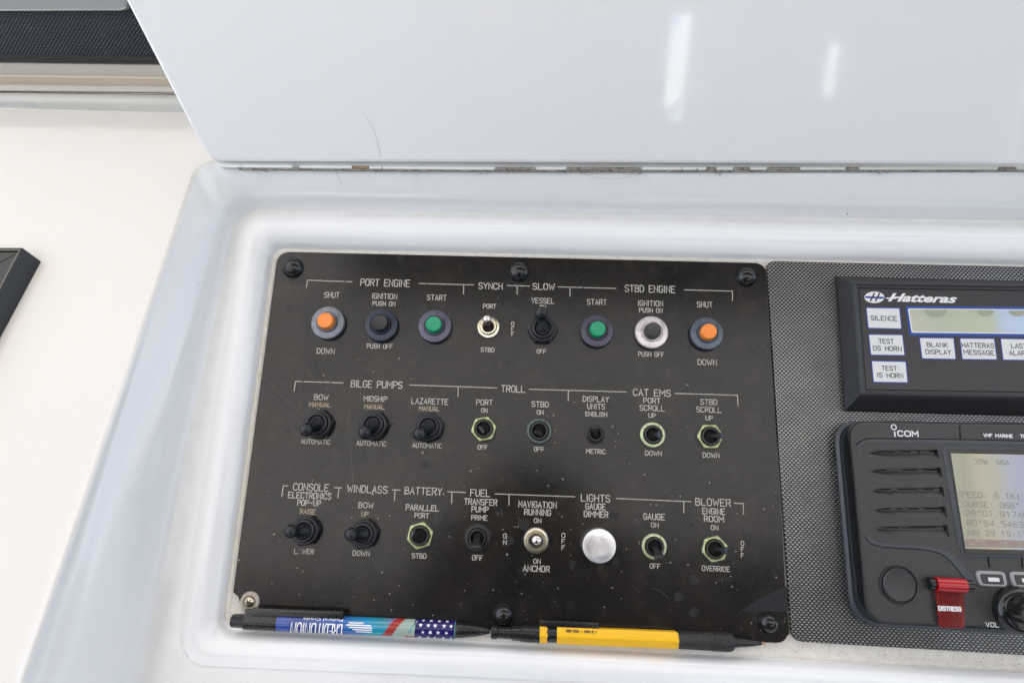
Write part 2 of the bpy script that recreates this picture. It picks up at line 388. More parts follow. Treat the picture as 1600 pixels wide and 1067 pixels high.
# ------------------------------------------------------------------ lettering
G = {  # engraved single-stroke letters on a 4 x 6 grid
 'A': ((0,0, 2,6, 4,0), (.7,2, 3.3,2)), 'B': ((0,0, 0,6, 2.6,6, 3.6,5.3, 3.6,3.8, 2.6,3.2, .1,3.2), (2.6,3.2, 4,2.4, 4,.8, 2.8,0, 0,0)),
 'C': ((4,4.8, 3.2,6, .9,6, 0,4.8, 0,1.2, .9,0, 3.2,0, 4,1.2),), 'D': ((0,0, 0,6, 2.6,6, 4,4.4, 4,1.6, 2.6,0, 0,0),),
 'E': ((4,6, 0,6, 0,0, 4,0), (.1,3.1, 3,3.1)), 'F': ((4,6, 0,6, 0,0), (.1,3.1, 3,3.1)),
 'G': ((4,4.9, 3.2,6, .9,6, 0,4.8, 0,1.2, .9,0, 3.1,0, 4,1, 4,2.8, 2.4,2.8),), 'H': ((0,0, 0,6), (4,0, 4,6), (.1,3.1, 3.9,3.1)),
 'I': ((2,0, 2,6),), 'J': ((4,6, 4,1.2, 3,0, 1,0, 0,1.2),), 'K': ((0,0, 0,6), (4,6, .1,2.4), (1.6,3.8, 4,0)),
 'L': ((0,6, 0,0, 4,0),), 'M': ((0,0, 0,6, 2,2.4, 4,6, 4,0),), 'N': ((0,0, 0,6, 4,0, 4,6),),
 'O': ((.9,0, 0,1.2, 0,4.8, .9,6, 3.1,6, 4,4.8, 4,1.2, 3.1,0, .9,0),), 'P': ((0,0, 0,6, 2.9,6, 4,5.2, 4,3.5, 2.9,2.8, .1,2.8),),
 'Q': ((.9,0, 0,1.2, 0,4.8, .9,6, 3.1,6, 4,4.8, 4,1.2, 3.1,0, .9,0), (2.4,1.6, 4.2,-.4)),
 'R': ((0,0, 0,6, 2.9,6, 4,5.2, 4,3.7, 2.9,3, .1,3), (2.1,2.9, 4,0)), 'S': ((4,5, 3.1,6, .9,6, 0,5, 0,3.9, .9,3.3, 3.1,2.8, 4,2.1, 4,1, 3.1,0, .9,0, 0,1),),
 'T': ((0,6, 4,6), (2,5.9, 2,0)), 'U': ((0,6, 0,1.2, .9,0, 3.1,0, 4,1.2, 4,6),), 'V': ((0,6, 2,0, 4,6),),
 'W': ((0,6, .9,0, 2,4.2, 3.1,0, 4,6),), 'X': ((0,0, 4,6), (0,6, 4,0)), 'Y': ((0,6, 2,3, 4,6), (2,2.9, 2,0)), 'Z': ((0,6, 4,6, 0,0, 4,0),),
 '-': ((.6,3, 3.4,3),), ' ': (), '.': ((2,0, 2,.7),), ':': ((2,1, 2,1.8), (2,3.8, 2,4.6)), '°': ((1.4,4.4, 1.4,5.8, 2.8,5.8, 2.8,4.4, 1.4,4.4),), 't': ((2,5.2, 2,.8, 2.6,0, 3.6,0), (.9,3.8, 3.4,3.8)),
 '0': ((.9,0, 0,1.2, 0,4.8, .9,6, 3.1,6, 4,4.8, 4,1.2, 3.1,0, .9,0),), '1': ((.8,4.8, 2,6, 2,0),), '2': ((0,4.8, .9,6, 3.1,6, 4,4.8, 4,3.8, 0,0, 4,0),), '3': ((0,5.1, .9,6, 3.1,6, 4,5, 4,3.9, 3,3.1, 1.4,3.1), (3.05,3.05, 4,2.2, 4,1, 3.1,0, .9,0, 0,.9)),
 '4': ((3,0, 3,6, 0,1.8, 4,1.8),), '5': ((3.8,6, .2,6, 0,3.4, 3,3.6, 4,2.6, 4,1.2, 3,0, .9,0, 0,.8),), '6': ((3.7,5.2, 2.9,6, 1,6, 0,4.8, 0,1.2, .9,0, 3.1,0, 4,1.2, 4,2.4, 3.1,3.4, .1,3.4),), '7': ((0,6, 4,6, 1.4,0),),
 '8': ((1,3.2, 0,4, 0,5.1, .9,6, 3.1,6, 4,5.1, 4,4, 3,3.2, 1,3.2, 0,2.3, 0,.9, .9,0, 3.1,0, 4,.9, 4,2.3, 3,3.2),), '9': ((3.9,2.6, .9,2.6, 0,3.6, 0,4.8, .9,6, 3.1,6, 4,4.8, 4,1.2, 3.1,0, 1,0, .3,.8),),
}
def ribbon(bm, pts, w, z):
    closed = (Vector(pts[0]) - Vector(pts[-1])).length < 1e-9
    if closed: pts = pts[:-1]
    P = [Vector(p).to_2d() if len(p) > 2 else Vector(p) for p in pts]; n = len(P); l = []; r = []
    for k in range(n):
        a = P[k - 1] if (k or closed) else None; b = P[(k + 1) % n] if (k < n - 1 or closed) else None
        d1 = (P[k] - a).normalized() if a is not None else None; d2 = (b - P[k]).normalized() if b is not None else None
        if d1 is None: d1 = d2
        if d2 is None: d2 = d1
        m = Vector((-(d1 + d2).y, (d1 + d2).x))
        m = m.normalized() if m.length > 1e-6 else Vector((-d1.y, d1.x))
        c = max(.45, m.dot(Vector((-d1.y, d1.x)))); o = m * (w / 2 / c); p = P[k]
        if not closed and k == 0: p = p - d2 * w * .4
        if not closed and k == n - 1: p = p + d1 * w * .4
        l.append(bm.verts.new((*(p + o), z))); r.append(bm.verts.new((*(p - o), z)))
    for k in range(n if closed else n - 1):
        j = (k + 1) % n; bm.faces.new((r[k], r[j], l[j], l[k]))
def engraved(text, w, h, sw, z=.00006, wid=None):
    bm = bmesh.new(); adv = 0; glyphs = []; wid = wid or {'I': .6, ' ': 2.6, 'M': 4.6, 'W': 4.8, '.': .6, ':': .6, '1': 2.4}
    for ch in text:
        cw = wid.get(ch, 3.5); glyphs.append((ch, adv, cw)); adv += cw + 1.45
    tot = adv - 1.45; sx = (w - sw) / tot; sy = (h - sw) / 6; k = 0
    for ch, x0, cw in glyphs:
        for st in G[ch]:
            pts = []
            for i in range(0, len(st), 2):
                gx = st[i] / 4 * cw if ch != 'I' else cw / 2
                pts.append(((x0 + gx - tot / 2) * sx, (st[i + 1] - 3) * sy))
            ribbon(bm, pts, sw, z + k * .000008); k = (k + 1) % 4
    return bm
FONT_CACHE = {}
def font_bm(text, w, h, bold=0, shear=0, z=.00006):
    """flat letters of the built-in sans, fitted to width w and height h, centred"""
    cu = bpy.data.curves.new('t', 'FONT'); cu.body = text; cu.size = 1; cu.offset = bold; cu.shear = shear; cu.resolution_u = 3; cu.fill_mode = 'FRONT'
    ob = bpy.data.objects.new('t', cu); C.objects.link(ob)
    dg = bpy.context.evaluated_depsgraph_get(); me = bpy.data.meshes.new_from_object(ob.evaluated_get(dg))
    bpy.data.objects.remove(ob); bpy.data.curves.remove(cu)
    bm = bmesh.new(); bm.from_mesh(me); bpy.data.meshes.remove(me)
    xs = [v.co.x for v in bm.verts]; ys = [v.co.y for v in bm.verts]
    x0, x1, y0, y1 = min(xs), max(xs), min(ys), max(ys)
    for v in bm.verts: v.co = Vector((((v.co.x - x0) / (x1 - x0) - .5) * w, ((v.co.y - y0) / (y1 - y0) - .5) * h, z))
    return bm
def pxscale(px, py, w=0):
    """metres per photo pixel across and up at that spot (offsets on the plane)"""
    a, b = at(px - 5, py, w), at(px + 5, py, w); c, d = at(px, py - 5, w), at(px, py + 5, w)
    return (b - a).length / 10, (c - d).length / 10

# ================================================================== HELM CONSOLE (moulding)
DW0 = 30.0
pA = at(325, 250, DW0); pB = at(30, 1067, 60)
DK = (0.060 - 0.030) / (pA.y - pB.y)
dn = Vector((0, DK, 1)).normalized(); dp0 = pA.copy()
def dk(px, py, off=0): return hit(px, py, dp0 + dn * off * MM, dn)      # on (or off mm above) the plane of the side deck
def ringpts(RT, TL, BL, RB, rad, ns=30, na=12):
    """open C: right-top -> top-left -> bottom-left -> right-bottom, corners rounded by rad (mm)"""
    out = []
    def seg(a, b, n, last=False): return [a.lerp(b, k / n) for k in range(n + (1 if last else 0))]
    def corner(a, p, b, r):
        da, db = (a - p).normalized(), (b - p).normalized(); s, e = p + da * r, p + db * r
        return s, [(s * (1 - t) ** 2 + p * 2 * t * (1 - t) * .9 + (s + e) * t * (1 - t) * .1 + e * t ** 2) for t in [k / na for k in range(na)]], e
    s1, c1, e1 = corner(RT, TL, BL, rad * MM); s2, c2, e2 = corner(TL, BL, RB, rad * MM)
    return seg(RT, s1, ns) + c1 + seg(e1, s2, ns) + c2 + seg(e2, RB, ns, True)
rings = []
def ring(RT, TL, BL, RB, w, rad):
    if not isinstance(w, (tuple, list)): w = (w,) * 4
    rings.append(ringpts(*[at(p[0], p[1], k) if k is not None else dk(*p) for p, k in zip((RT, TL, BL, RB), w)], rad))
SE = -2.6
ring((1900, 440), (450, 412), (385, 955), (1900, 1020), SE, 6)
ring((1900, 424), (431, 391), (352, 975), (1900, 1062), SE, 7)
ring((1900, 421), (427, 387), (347, 984), (1900, 1064), SE + .8, 8)
ring((1900, 412), (420, 378), (335, 990), (1900, 1068), 2.0, 9)
ring((1900, 396), (410, 366), (317, 1000), (1900, 1074), 5.0, 11)
ring((1900, 385), (402, 356), (304, 1012), (1900, 1082), 6.4, 13)
ring((1900, 379), (396, 350), (290, 1024), (1900, 1092), 6.8, 14)
ring((1900, 371), (388, 343), (279, 1038), (1900, 1106), 6.3, 15)
ring((1900, 362), (380, 337), (262, 1056), (1900, 1124), 5.6, 16)
n_inner = len(rings) - 1
ring((1900, 350), (372, 328), (150, 1440), (1900, 1440), 5.6, 18)
ring((1900, 344), (364, 320), (105, 1500), (1900, 1500), (8.2, 8.2, 9.5, 8.2), 20)
ring((1900, 322), (353, 303), (60, 1520), (1900, 1520), (16, 16, 27, 27), 20)
ring((1900, 290), (332, 277), (-30, 1540), (1900, 1540), (23.5, 23.5, 51, 51), 17)
ring((1900, 272), (318, 262), (-104, 1560), (1900, 1560), (27.3, 27.3, 65.5, 65.5), 14)
ring((1900, 268), (311, 254), (-138, 1570), (1900, 1570), (29.2, 29.2, 73.2, 73.2), 12)
ring((1900, 264), (299, 249), (-172, 1580), (1900, 1580), (None,) * 4, 11)
ring((1900, 250), (240, 235), (-310, 1640), (1900, 1640), (None,) * 4, 6)
ring((1900, 176), (-900, 168), (-1500, 2000), (1900, 2000), (None,) * 4, 5)
# Catmull-Rom between the rings
def catmull(a, b, c, d, t): return .5 * ((2 * b) + (c - a) * t + (2 * a - 5 * b + 4 * c - d) * t * t + (3 * b - a - 3 * c + d) * t ** 3)
fine = []
for i in range(len(rings) - 1):
    a, b, c, d = rings[max(i - 1, 0)], rings[i], rings[i + 1], rings[min(i + 2, len(rings) - 1)]
    q = 1 if i == 0 or i >= len(rings) - 3 else 5
    for s in range(q):
        fine.append([catmull(a[k], b[k], c[k], d[k], s / q) if q > 1 else b[k] for k in range(len(b))])
    if i == n_inner: pass
fine.append(rings[-1])
bm = bmesh.new(); vs = [[bm.verts.new(p) for p in r] for r in fine]
for a, b in zip(vs, vs[1:]):
    for k in range(len(a) - 1): bm.faces.new((a[k], a[k + 1], b[k + 1], b[k]))
# seat under the panels
bm.faces.new(vs[0])
console = thing('helm_console', 'white glossy moulded helm console with a sunken rounded pocket holding the black panels', 'console', (0, 0, 0))
for f in bm.faces: f.material_index = 0
mo = done('moulding', bm, M['gel'], console, smooth=75)
me = mo.data
nper = len(rings[0]); ats = [me.color_attributes.new(n_, 'FLOAT_COLOR', 'POINT') for n_ in ('grime',)][0]
rowpos = []
for i in range(len(rings) - 1):
    q = 1 if i == 0 or i >= len(rings) - 3 else 5
    rowpos += [i + s_ / q for s_ in range(q)]
rowpos.append(len(rings) - 1)
for v in me.vertices:
    rp_ = rowpos[min(v.index // nper, len(rowpos) - 1)]
    gk = math.exp(-((rp_ - 8.7) / .75) ** 2); ag = min(1, max(0, (rp_ - (len(rings) - 4.6)) / 1.1))
    ats.data[v.index].color = (gk, ag, 0, 1)
# the side deck: cream gelcoat from the rolled edge outwards (its own part)
me.materials.append(M['caulk'])
def blend_console(m):
    """bluish white gelcoat; warmer cream on the side deck, chalky and grimy along the gutter (attribute written above)"""
    n = N(m); base = n.b.inputs['Base Color'].links[0].from_socket
    a = n.n('VertexColor', layer_name='grime'); c = n.n('SeparateColor', {0: a.outputs['Color']}).outputs
    g = n.math('MULTIPLY', c[0], n.ramp(n.noise(70, 5, rough=.65), (.25, (.55,) * 3), (.7, (1,) * 3)))
    x = n.mix(c[1], base, (.755, .722, .665)); x = n.mix(n.math('MULTIPLY', g, .6), x, (.66, .625, .57))
    n.set('Base Color', x)
    return m
blend_console(M['gel'])
nx = len(rings[0]) - 1
# faces were created ring by ring: index -> ring
rowq = []
for i in range(len(rings) - 1):
    q = 1 if i == 0 or i >= len(rings) - 3 else 5
    rowq += [i] * q
for f in me.polygons:
    row = f.index // nx
    if row >= len(rowq) or rowq[row] == 0: f.material_index = 1
def strip_on(name, i, t0, t1, lift, m, parent, k0=0, k1=None):
    """thin bead lying on the moulding between rings i and i+1"""
    a, b = rings[i], rings[i + 1]; bm = bmesh.new(); prev = None
    for k in range(k0, k1 or len(a)):
        p, q = a[k].lerp(b[k], t0), a[k].lerp(b[k], t1); mid = (p + q) / 2 + Vector((0, 0, lift * MM))
        row = [bm.verts.new(p), bm.verts.new(p.lerp(mid, .5) + Vector((0, 0, lift * .25 * MM))), bm.verts.new(mid), bm.verts.new(q.lerp(mid, .5) + Vector((0, 0, lift * .25 * MM))), bm.verts.new(q)]
        if prev:
            for x in range(4): bm.faces.new((prev[x], prev[x + 1], row[x + 1], row[x]))
        prev = row
    return done(name, bm, m, parent, smooth=80)
strip_on('sealant_bead', 0, .80, 1.16, .7, M['caulk'], console)
# grime that has collected in the gutter above the pocket: small grains of real dirt
bm = bmesh.new(); rr = random.Random(3)
def grain(bm, p, s, rr):
    vs_ = [bm.verts.new(p + Vector((rr.uniform(-1, 1), rr.uniform(-1, 1), rr.uniform(-.1, .6))) * s) for _ in range(4)]
    for q in ((0, 1, 2), (0, 3, 1), (1, 3, 2), (0, 2, 3)): bm.faces.new([vs_[i] for i in q])
for _ in range(420):
    i = 8; k = rr.uniform(0, 31) if rr.random() < .8 else rr.uniform(31, 70); t = min(1, abs(rr.gauss(.2, .35)))
    k0 = int(k); p = rings[i][k0].lerp(rings[i][k0 + 1], k - k0).lerp(rings[i + 1][k0].lerp(rings[i + 1][k0 + 1], k - k0), t * .35 if k0 > 31 else t)
    grain(bm, p + Vector((0, 0, .0002)), rr.choice((.00012, .00016, .0002, .0003)), rr)
for _ in range(160):
    px = rr.uniform(1215, 1620); py = 1012 + (px - 1215) * .062 + rr.uniform(-8, 14)
    grain(bm, at(px, py, SE + .9) + Vector((0, 0, .0006)), rr.choice((.0002, .0003, .0005)), rr)
dirt = done('dirt_grains', bm, M['hinge'], console, smooth=0); dirt['kind'] = 'stuff'
# crack-like hairs
def hair(pts, r=.00010, w=None, lid=False):
    P = [Vector(p) for p in pts]; q = []
    for i in range(len(P) - 1):
        a, b, c, d = P[max(i - 1, 0)], P[i], P[i + 1], P[min(i + 2, len(P) - 1)]
        q += [catmull(a, b, c, d, s / 6) for s in range(6)]
    return tube(q + [P[-1]], r, 5)

# ================================================================== HINGED LID
LU = Vector((1, 0, 0)); LS = Vector((0, .75, .66)).normalized(); LN = LU.cross(LS)          # normal towards the viewer is -LN or +LN
if LN.dot(CAM - at(325, 258, 30)) < 0: LN = -LN
lp0 = at(345, 257, 31.5)
def ld(px, py, off=0): return hit(px, py, lp0 + LN * off * MM, LN)
lid = thing('hinged_lid', 'large glossy white hinged lid standing open above the black switch panel', 'lid', lp0)
li = lid.matrix_world.inverted() @ P2W
corners = [ld(1950, 257), ld(333, 253), ld(68, -250), ld(1950, -250)]
# left edge passes (195,0)-(313,228); corner at lower left rounded
ll = ld(318, 254); 
corners = [ld(1950, 259.5), ld(326, 253.8), ld(195 - (250 * .515), -250), ld(1950, -250)]
fr = Matrix((LU, LS, LN)).transposed().to_4x4(); fr.translation = lp0; fi = fr.inverted()
lc = [fi @ c for c in corners]
lo = rounded([Vector((c.x, c.y, 0)) for c in lc], [0, .013, .03, 0], 12)
TH = .009
l1 = [Vector((p.x, p.y, 0)) for p in lo]
bmL = stack([inset(l1, .002, -TH), [p + Vector((0, 0, -TH * .8)) for p in l1], [p + Vector((0, 0, -.0022)) for p in l1], inset(l1, .00065, -.00065), inset(l1, .0022, 0)])
lid_m = li @ fr
lid_panel = done('lid_panel', bmL, M['lid'], lid, lid_m, smooth=35)
# hinge strip under the lid: leaf and knuckles
leaf = []
yl = lambda x: 255.6 + 3.9 * min(1, max(0, (x - 345) / 400.)) - (.0 if x < 1100 else (x - 1100) * .0012)
hz = 30.2
hinge = thing('piano_hinge', 'long dirty metal hinge along the bottom edge of the white lid', 'hinge', at(372, 264, hz))
hi = hinge.matrix_world.inverted() @ P2W
def hseg(name, x0, x1, dy0, dy1, w, m, th=.6):
    pts = []
    for x in [x0 + (x1 - x0) * k / 6 for k in range(7)]:
        pts.append((at(x, yl(x) + dy0, w), at(x, yl(x) + dy1, w)))
    bm = bmesh.new(); prev = None; t = Vector((0, 0, -th * MM))
    for a, b in pts:
        row = [bm.verts.new(p) for p in (a + t * 3, a + t * .4, a.lerp(b, .35), a.lerp(b, .7), b + t * .4, b + t * 3)]
        if prev:
            for q in range(5): bm.faces.new((prev[q], prev[q + 1], row[q + 1], row[q]))
        else: bm.faces.new(row)
        prev = row
    bm.faces.new(prev[::-1])
    return done(name, bm, m, hinge, hi, smooth=50)
hseg('hinge_leaf', 372, 1950, 4.4, 7.9, hz - .6, M['hinge'])
segs = [(345, 378, 1), (378, 457, 1), (457, 468, 2), (468, 550, 1), (550, 577, 3), (577, 596, 1), (598, 773, 1), (774, 836, 2), (838, 885, 1), (886, 912, 2), (912, 1000, 2), (1003, 1066, 1), (1067, 1090, 4),
        (1091, 1104, 1), (1104, 1119, 2), (1120, 1146, 1), (1147, 1172, 2), (1173, 1199, 1), (1200, 1250, 2), (1251, 1322, 1), (1323, 1342, 2), (1343, 1560, 1), (1562, 1588, 2), (1589, 1950, 1)]
for a, b, k in segs:
    hseg('knuckle', a, b - .8, 1.6, 5.2, hz + .4, {0: M['hinge'], 1: M['hingewhite'], 2: M['hinge'], 3: M['rust'], 4: M['hingewhite']}[k])
# clots of dirt hanging at the hinge
bm = bmesh.new()
for cx, sp, cnt in ((405, 22, 70), (753, 10, 26), (880, 8, 14), (998, 9, 30), (632, 6, 14), (657, 7, 18), (1125, 10, 22), (1375, 12, 36), (1520, 6, 16)):
    for _ in range(cnt):
        x = rr.gauss(cx, sp * .5); y = yl(x) + 8 + abs(rr.gauss(0, 1.0)) * (3.2 - abs(x - cx) / sp)
        grain(bm, at(x, y, hz - .8), rr.choice((.0003, .0005, .0007)), rr)
clot = done('dirt_clots', bm, M['hinge'], hinge, hi, smooth=0); clot['kind'] = 'stuff'
for name, pts, label in (
    ('hair', [ld(568, 178, .3), ld(580, 196, .3), ld(588, 216, .3), ld(595, 244, .3)], 'fine dark hair stuck on the white lid above the hinge'),
    ('hair', [at(525, 268, 27.5), at(531, 282, 23), at(538, 296, 18.5), at(540, 304, 15.5)], 'fine hair hanging on the wall below the hinge, left of the other one'),
    ('hair', [at(653, 270, 27.), at(652, 282, 23.5), at(651, 296, 18.6)], 'short straight hair below the hinge, right of the curled one'),
    ('hair', [at(902, 268, 28.), at(925, 276, 26.5), at(960, 280, 25.5), at(982, 276, 26.5), at(990, 268, 28)], 'thin fibre sagging in a loop from the dirty hinge')):
    h = thing(name, label, 'hair', pts[0]); hmi = h.matrix_world.inverted() @ P2W
    bmh = hair(pts, .00006)
    me_ = bpy.data.meshes.new(name); bmh.transform(hmi); bmh.to_mesh(me_); bmh.free()
    o = bpy.data.objects.new(name, me_); me_.materials.append(M['hair']); mwk = h.matrix_world.copy(); nm = dict(h.items()); bpy.data.objects.remove(h)
    o.name = 'hair'; C.objects.link(o); o.matrix_world = mwk
    for k_, v_ in nm.items(): o[k_] = v_

# ================================================================== UPPER LEFT: bead, beige band, gasket, woven speaker panel, grey cover
def sweep(rows, name, m, parent, mi, smooth=60):
    """rows: (y at x=0, y at x=270, w mm); swept along u between the two columns extended"""
    bm = bmesh.new(); prev = None
    for y0, y1, w in rows:
        a, b = at(0, y0, w), at(270, y1, w); d = b - a
        row = [bm.verts.new(a - d * 4.0), bm.verts.new(a + d * 1.25)]
        if prev: bm.faces.new((prev[0], prev[1], row[1], row[0]))
        prev = row
    return done(name, bm, m, parent, mi, smooth=smooth)
wd = lambda y: dk(100, y).z / MM
pod = thing('instrument_pod', 'cream and black instrument housing with woven black face behind the lid, top left', 'housing', at(100, 150, wd(150)))
pi_ = pod.matrix_world.inverted() @ P2W
w0 = wd(172)
sweep([(174, 181, w0 - 1), (168, 174.5, w0 + .3), (163, 169, w0 + 2.5), (156, 162, w0 + 4.2), (150, 155, w0 + 4.8), (146, 150, w0 + 4.4), (144.6, 148, w0 + 2.5), (144.4, 147.5, w0 - 1)], 'bead', M['bead'], pod, pi_)
sweep([(146.5, 150, w0 - 3), (144.2, 147.2, w0 - 1), (143, 145.5, w0 + 5), (141.5, 144, w0 + 6.0), (134.5, 138.5, w0 + 6.6), (133.3, 137.0, w0 + 6.8)], 'base_flange', M['beige'], pod, pi_)
sweep([(133.2, 136.8, w0 + 6.5), (132, 135.4, w0 + 8), (119, 122.5, w0 + 14)], 'sealant_band', M['tanbead'], pod, pi_)
sweep([(119.1, 122.6, w0 + 13.6), (118, 121, w0 + 15), (99, 102.5, w0 + 24), (98, 101.4, w0 + 24)], 'lower_face', M['beige'], pod, pi_)
sweep([(98.6, 102, w0 + 22), (97, 100.5, w0 + 26.5), (94, 98, w0 + 28), (88, 91, w0 + 30), (86, 89, w0 + 30.5)], 'gasket', M['gasket'], pod, pi_)
# woven face
a = at(0, 88, w0 + 29.5); b = at(270, 91, w0 + 29.5); c = at(0, -60, w0 + 62)
ux = (b - a).normalized(); n_ = ux.cross(c - a).normalized(); vx = n_.cross(ux)
fw = Matrix((ux, vx, n_)).transposed().to_4x4(); fw.translation = a
if n_.dot(CAM - a) < 0: pass
H_ = (c - a).dot(vx)
bm = bmesh.new(); bm.faces.new([bm.verts.new(p) for p in ((-.5, 0, 0), ((b - a).length * 1.25, 0, 0), ((b - a).length * 1.25, H_, 0), (-.5, H_, 0))])
done('woven_face', bm, M['weave_far'], pod, pi_ @ fw, smooth=0)
fwi = fw.inverted()
def onw(px, py, off=3): return fwi @ hit(px, py, a + n_ * off * MM, n_)
cl = rounded([onw(-700, 21), onw(207, 17.5), onw(176, -60), onw(-700, -60)], [.01, .006, .01, .01], 8)
done('grey_cover', plate(cl, -.002, .004, .0012), M['cover'], pod, pi_ @ fw)

# ================================================================== BLACK DISPLAY AT THE LEFT EDGE
fd = Matrix.Identity(4)
dx = Vector((1, 0, 0)); dy = dn.cross(dx).normalized()
fd = Matrix((dx, dy, dn)).transposed().to_4x4(); fd.translation = dk(20, 450); fdi = fd.inverted()
disp = bpy.data.objects.new('display_screen', None); C.objects.link(disp); disp.matrix_world = P2W @ fd
tag(disp, 'black display with sloping borders on the cream deck left of the console pocket', 'screen')
def dd(px, py, h): return fdi @ hit(px, py, dp0 + dn * h * MM, dn)
hb, ht = 1.0, 9.0
# outer base loop, top ridge loop
base = [dd(63, 406, hb), dd(-210, 915, hb), dd(-900, 915, hb), dd(-700, 395, hb)]
ridge = [dd(38, 387.5, ht), dd(-235, 905, ht), dd(-900, 905, ht), dd(-700, 386, ht)]
zb = [Vector((p.x, p.y, 0)) for p in base]
body = stack([rounded(zb, .0012, 3), rounded([p + Vector((0, 0, hb * MM)) for p in zb], .0012, 3), rounded(ridge, .0012, 3), inset(rounded(ridge, .0012, 3), .0006, .0003), inset(rounded(ridge, .0012, 3), .0016, -.0012)])
done('bevelled_frame', body, M['bevel'], disp, smooth=25)
rl = inset(rounded(ridge, .0012, 3), .0009, .0004); rl2 = inset(rl, .0009, 0)
done('ridge_line', stack([rl, inset(rl, .0002, .0003), inset(rl, .0008, .0003), inset(rl, .001, -.0006)], (False, False)), mat('pale ridge', (.16, .15, .12), .5), disp)  # paler strip along the ridge of the frame
sl_ = inset(rounded(ridge, .0012, 3), .0022, 0)
done('screen_glass', plate(sl_, ht * MM - .003, ht * MM - .0008, .0003), M['bfilm'], disp)

# ================================================================== SWITCH PANEL
po = at(800, 700)
panel = thing('switch_panel', 'black switch panel with white engraved legends set in the console pocket', 'control panel', po)
pm = T(*(-po))                                        # children built in the panel frame
def plan(pts, w=0): return [at(x, y, w) for x, y in pts]
outline = [(434, 393), (1197, 411), (1233, 1005), (404, 968), (398, 957), (391, 956), (382, 954), (376, 948), (374, 940), (372, 932), (364, 925)]
ol = rounded(plan(outline), [.008, .007, .007, 0, 0, .001, .001, .001, 0, .001, .001], 8)
done('face_plate', plate(ol, -.0025, 0, .0004), M['panel'], panel, pm, smooth=30)
def legend(text, px, py, w, h, m='ink', sw=1.42, vert=False):
    sx, sy = pxscale(px, py); p = at(px, py)
    o = done('legend', engraved(text, w * sx, h * sy, sw * sx * (1 if h > 9.5 else .82)), M[m], panel, pm @ T(*p), smooth=0, recalc=False)
    o['label'] = ('worn ' if m == 'worn' else 'yellowed ' if m == 'tan' else 'white ') + 'engraved lettering ' + text
    return o
LG = [('PORT ENGINE',602,442,78,11.5),('SHUT',518.5,461,24,9.3),('IGNITION',601,463,39.5,9),('PUSH ON',600,474.5,36,7.6),('START',682.5,465,31,9),('PORT',765,478.5,20.5,7.4),('STBD',762,546.5,21.5,7.4),
 ('DOWN',509,548.5,28,9),('PUSH OFF',593.5,541,41,7.8),('SYNCH',766.5,447,38,10.5),('SLOW',849.5,448,35,10.5),('STBD ENGINE',1015.5,451.5,79,11.5),('VESSEL',848.5,470,36,9),('ON',848,480,10,7.4),
 ('OFF',846,549,15,7.4),('START',932.5,472,31,9),('IGNITION',1016.5,474,39.5,9),('PUSH ON',1017,485,37,7.6),('PUSH OFF',1017.5,553.5,41,7.8),('SHUT',1101,476,24.5,9.2),('DOWN',1105,566,30,9.2),
 ('BILGE PUMPS',588.5,600.5,81,11.5),('TROLL',802,607.5,38,11.2),('CAT EMS',1018.5,613.5,59,11.2),('BOW',502,620.5,23,9),('MIDSHIP',586.5,623,37,9),('LAZARETTE',671.5,627,58,9.5),
 ('PORT',757,628.5,26,9),('ON',757,641,10.5,7.4),('OFF',754,698.5,15.5,7.4),('STBD',844,631.5,27,9),('ON',844,644,11,7.4),('OFF',842,701.5,15.5,7.4),('DISPLAY',931,623.5,41,9.2),('UNITS',931.5,635,28,9.2),
 ('ENGLISH',931.5,647,34.5,7.6),('METRIC',931,705,31,7.8),('PORT',1018.5,626,27,9.2),('SCROLL',1019,637.5,39.5,9.2),('UP',1019,649,12,7.6),('DOWN',1021,708,26,8),('STBD',1107.5,628,26.5,9.2),('SCROLL',1107.7,640,39.5,9.2),
 ('UP',1108,653,12,7.6),('DOWN',1111,711,26.5,8),
 ('CONSOLE',486,761,56,12),('ELECTRONICS',484,774,68,10.5),('POP-UP',483,785.5,37.5,9.6),('WINDLASS',574,764,63.5,12),('BATTERY',661.5,767,59,12),('FUEL',750.5,770,31.5,11.6),('TRANSFER',751,784,52,10.5),('PUMP',750,795.5,27,9.8),
 ('PRIME',749,808.5,25.5,8.4),('BOW',572,789,24,9.4),('PARALLEL',660,793,52,9.8),('PORT',659,805,22.5,8.4),('DOWN',564.5,864,27,8.7),('STBD',655,868,23,8.4),('OFF',746,871,17,8.6),
 ('LIGHTS',930.5,778,46,12),('BLOWER',1114,784.5,55.5,12),('NAVIGATION',840,788,60,10.5),('RUNNING',840,800,42,10.2),('ON',840,813,12,7.8),('GAUGE',930.5,791,32,10.3),('DIMMER',931.3,803,38.5,10.3),
 ('GAUGE',1022,807,34,10.3),('ON',1023,820,12.5,7.8),('ENGINE',1115,798.5,36,10.3),('ROOM',1115.5,810.5,31.5,10),('ON',1116.5,824,12,7.8),('ON',839,876.5,12,7.8),('ANCHOR',838,888,42,10.3),('OFF',1023.5,884,17,8.4),('OVERRIDE',1118.5,888,44,8.8),
 ('O',789,837,6,8),('N',789,847,6,8),('O',880.3,836,6,8),('F',880,845.5,5.5,8),('F',880,855.5,5.5,8),('O',1160,848.5,5.5,8),('F',1160,858,5,8),('F',1160,867.5,5,8),('O',801,506,5,7),('F',801,514,4.5,7),('F',801,521.5,4.5,7),
 ('L',462.5,861,6,8.6),('WER',481.5,861.2,18,8.6)]
for t in LG: legend(*t)
for t in [('MANUAL',500,632,34,7.6),('MANUAL',585,635.5,32,7.6),('MANUAL',670.7,638.3,32.5,7.6),('RAISE',481,799,25,8.6),('UP',570.5,802.5,11,7.8)]: legend(*t, m='tan')
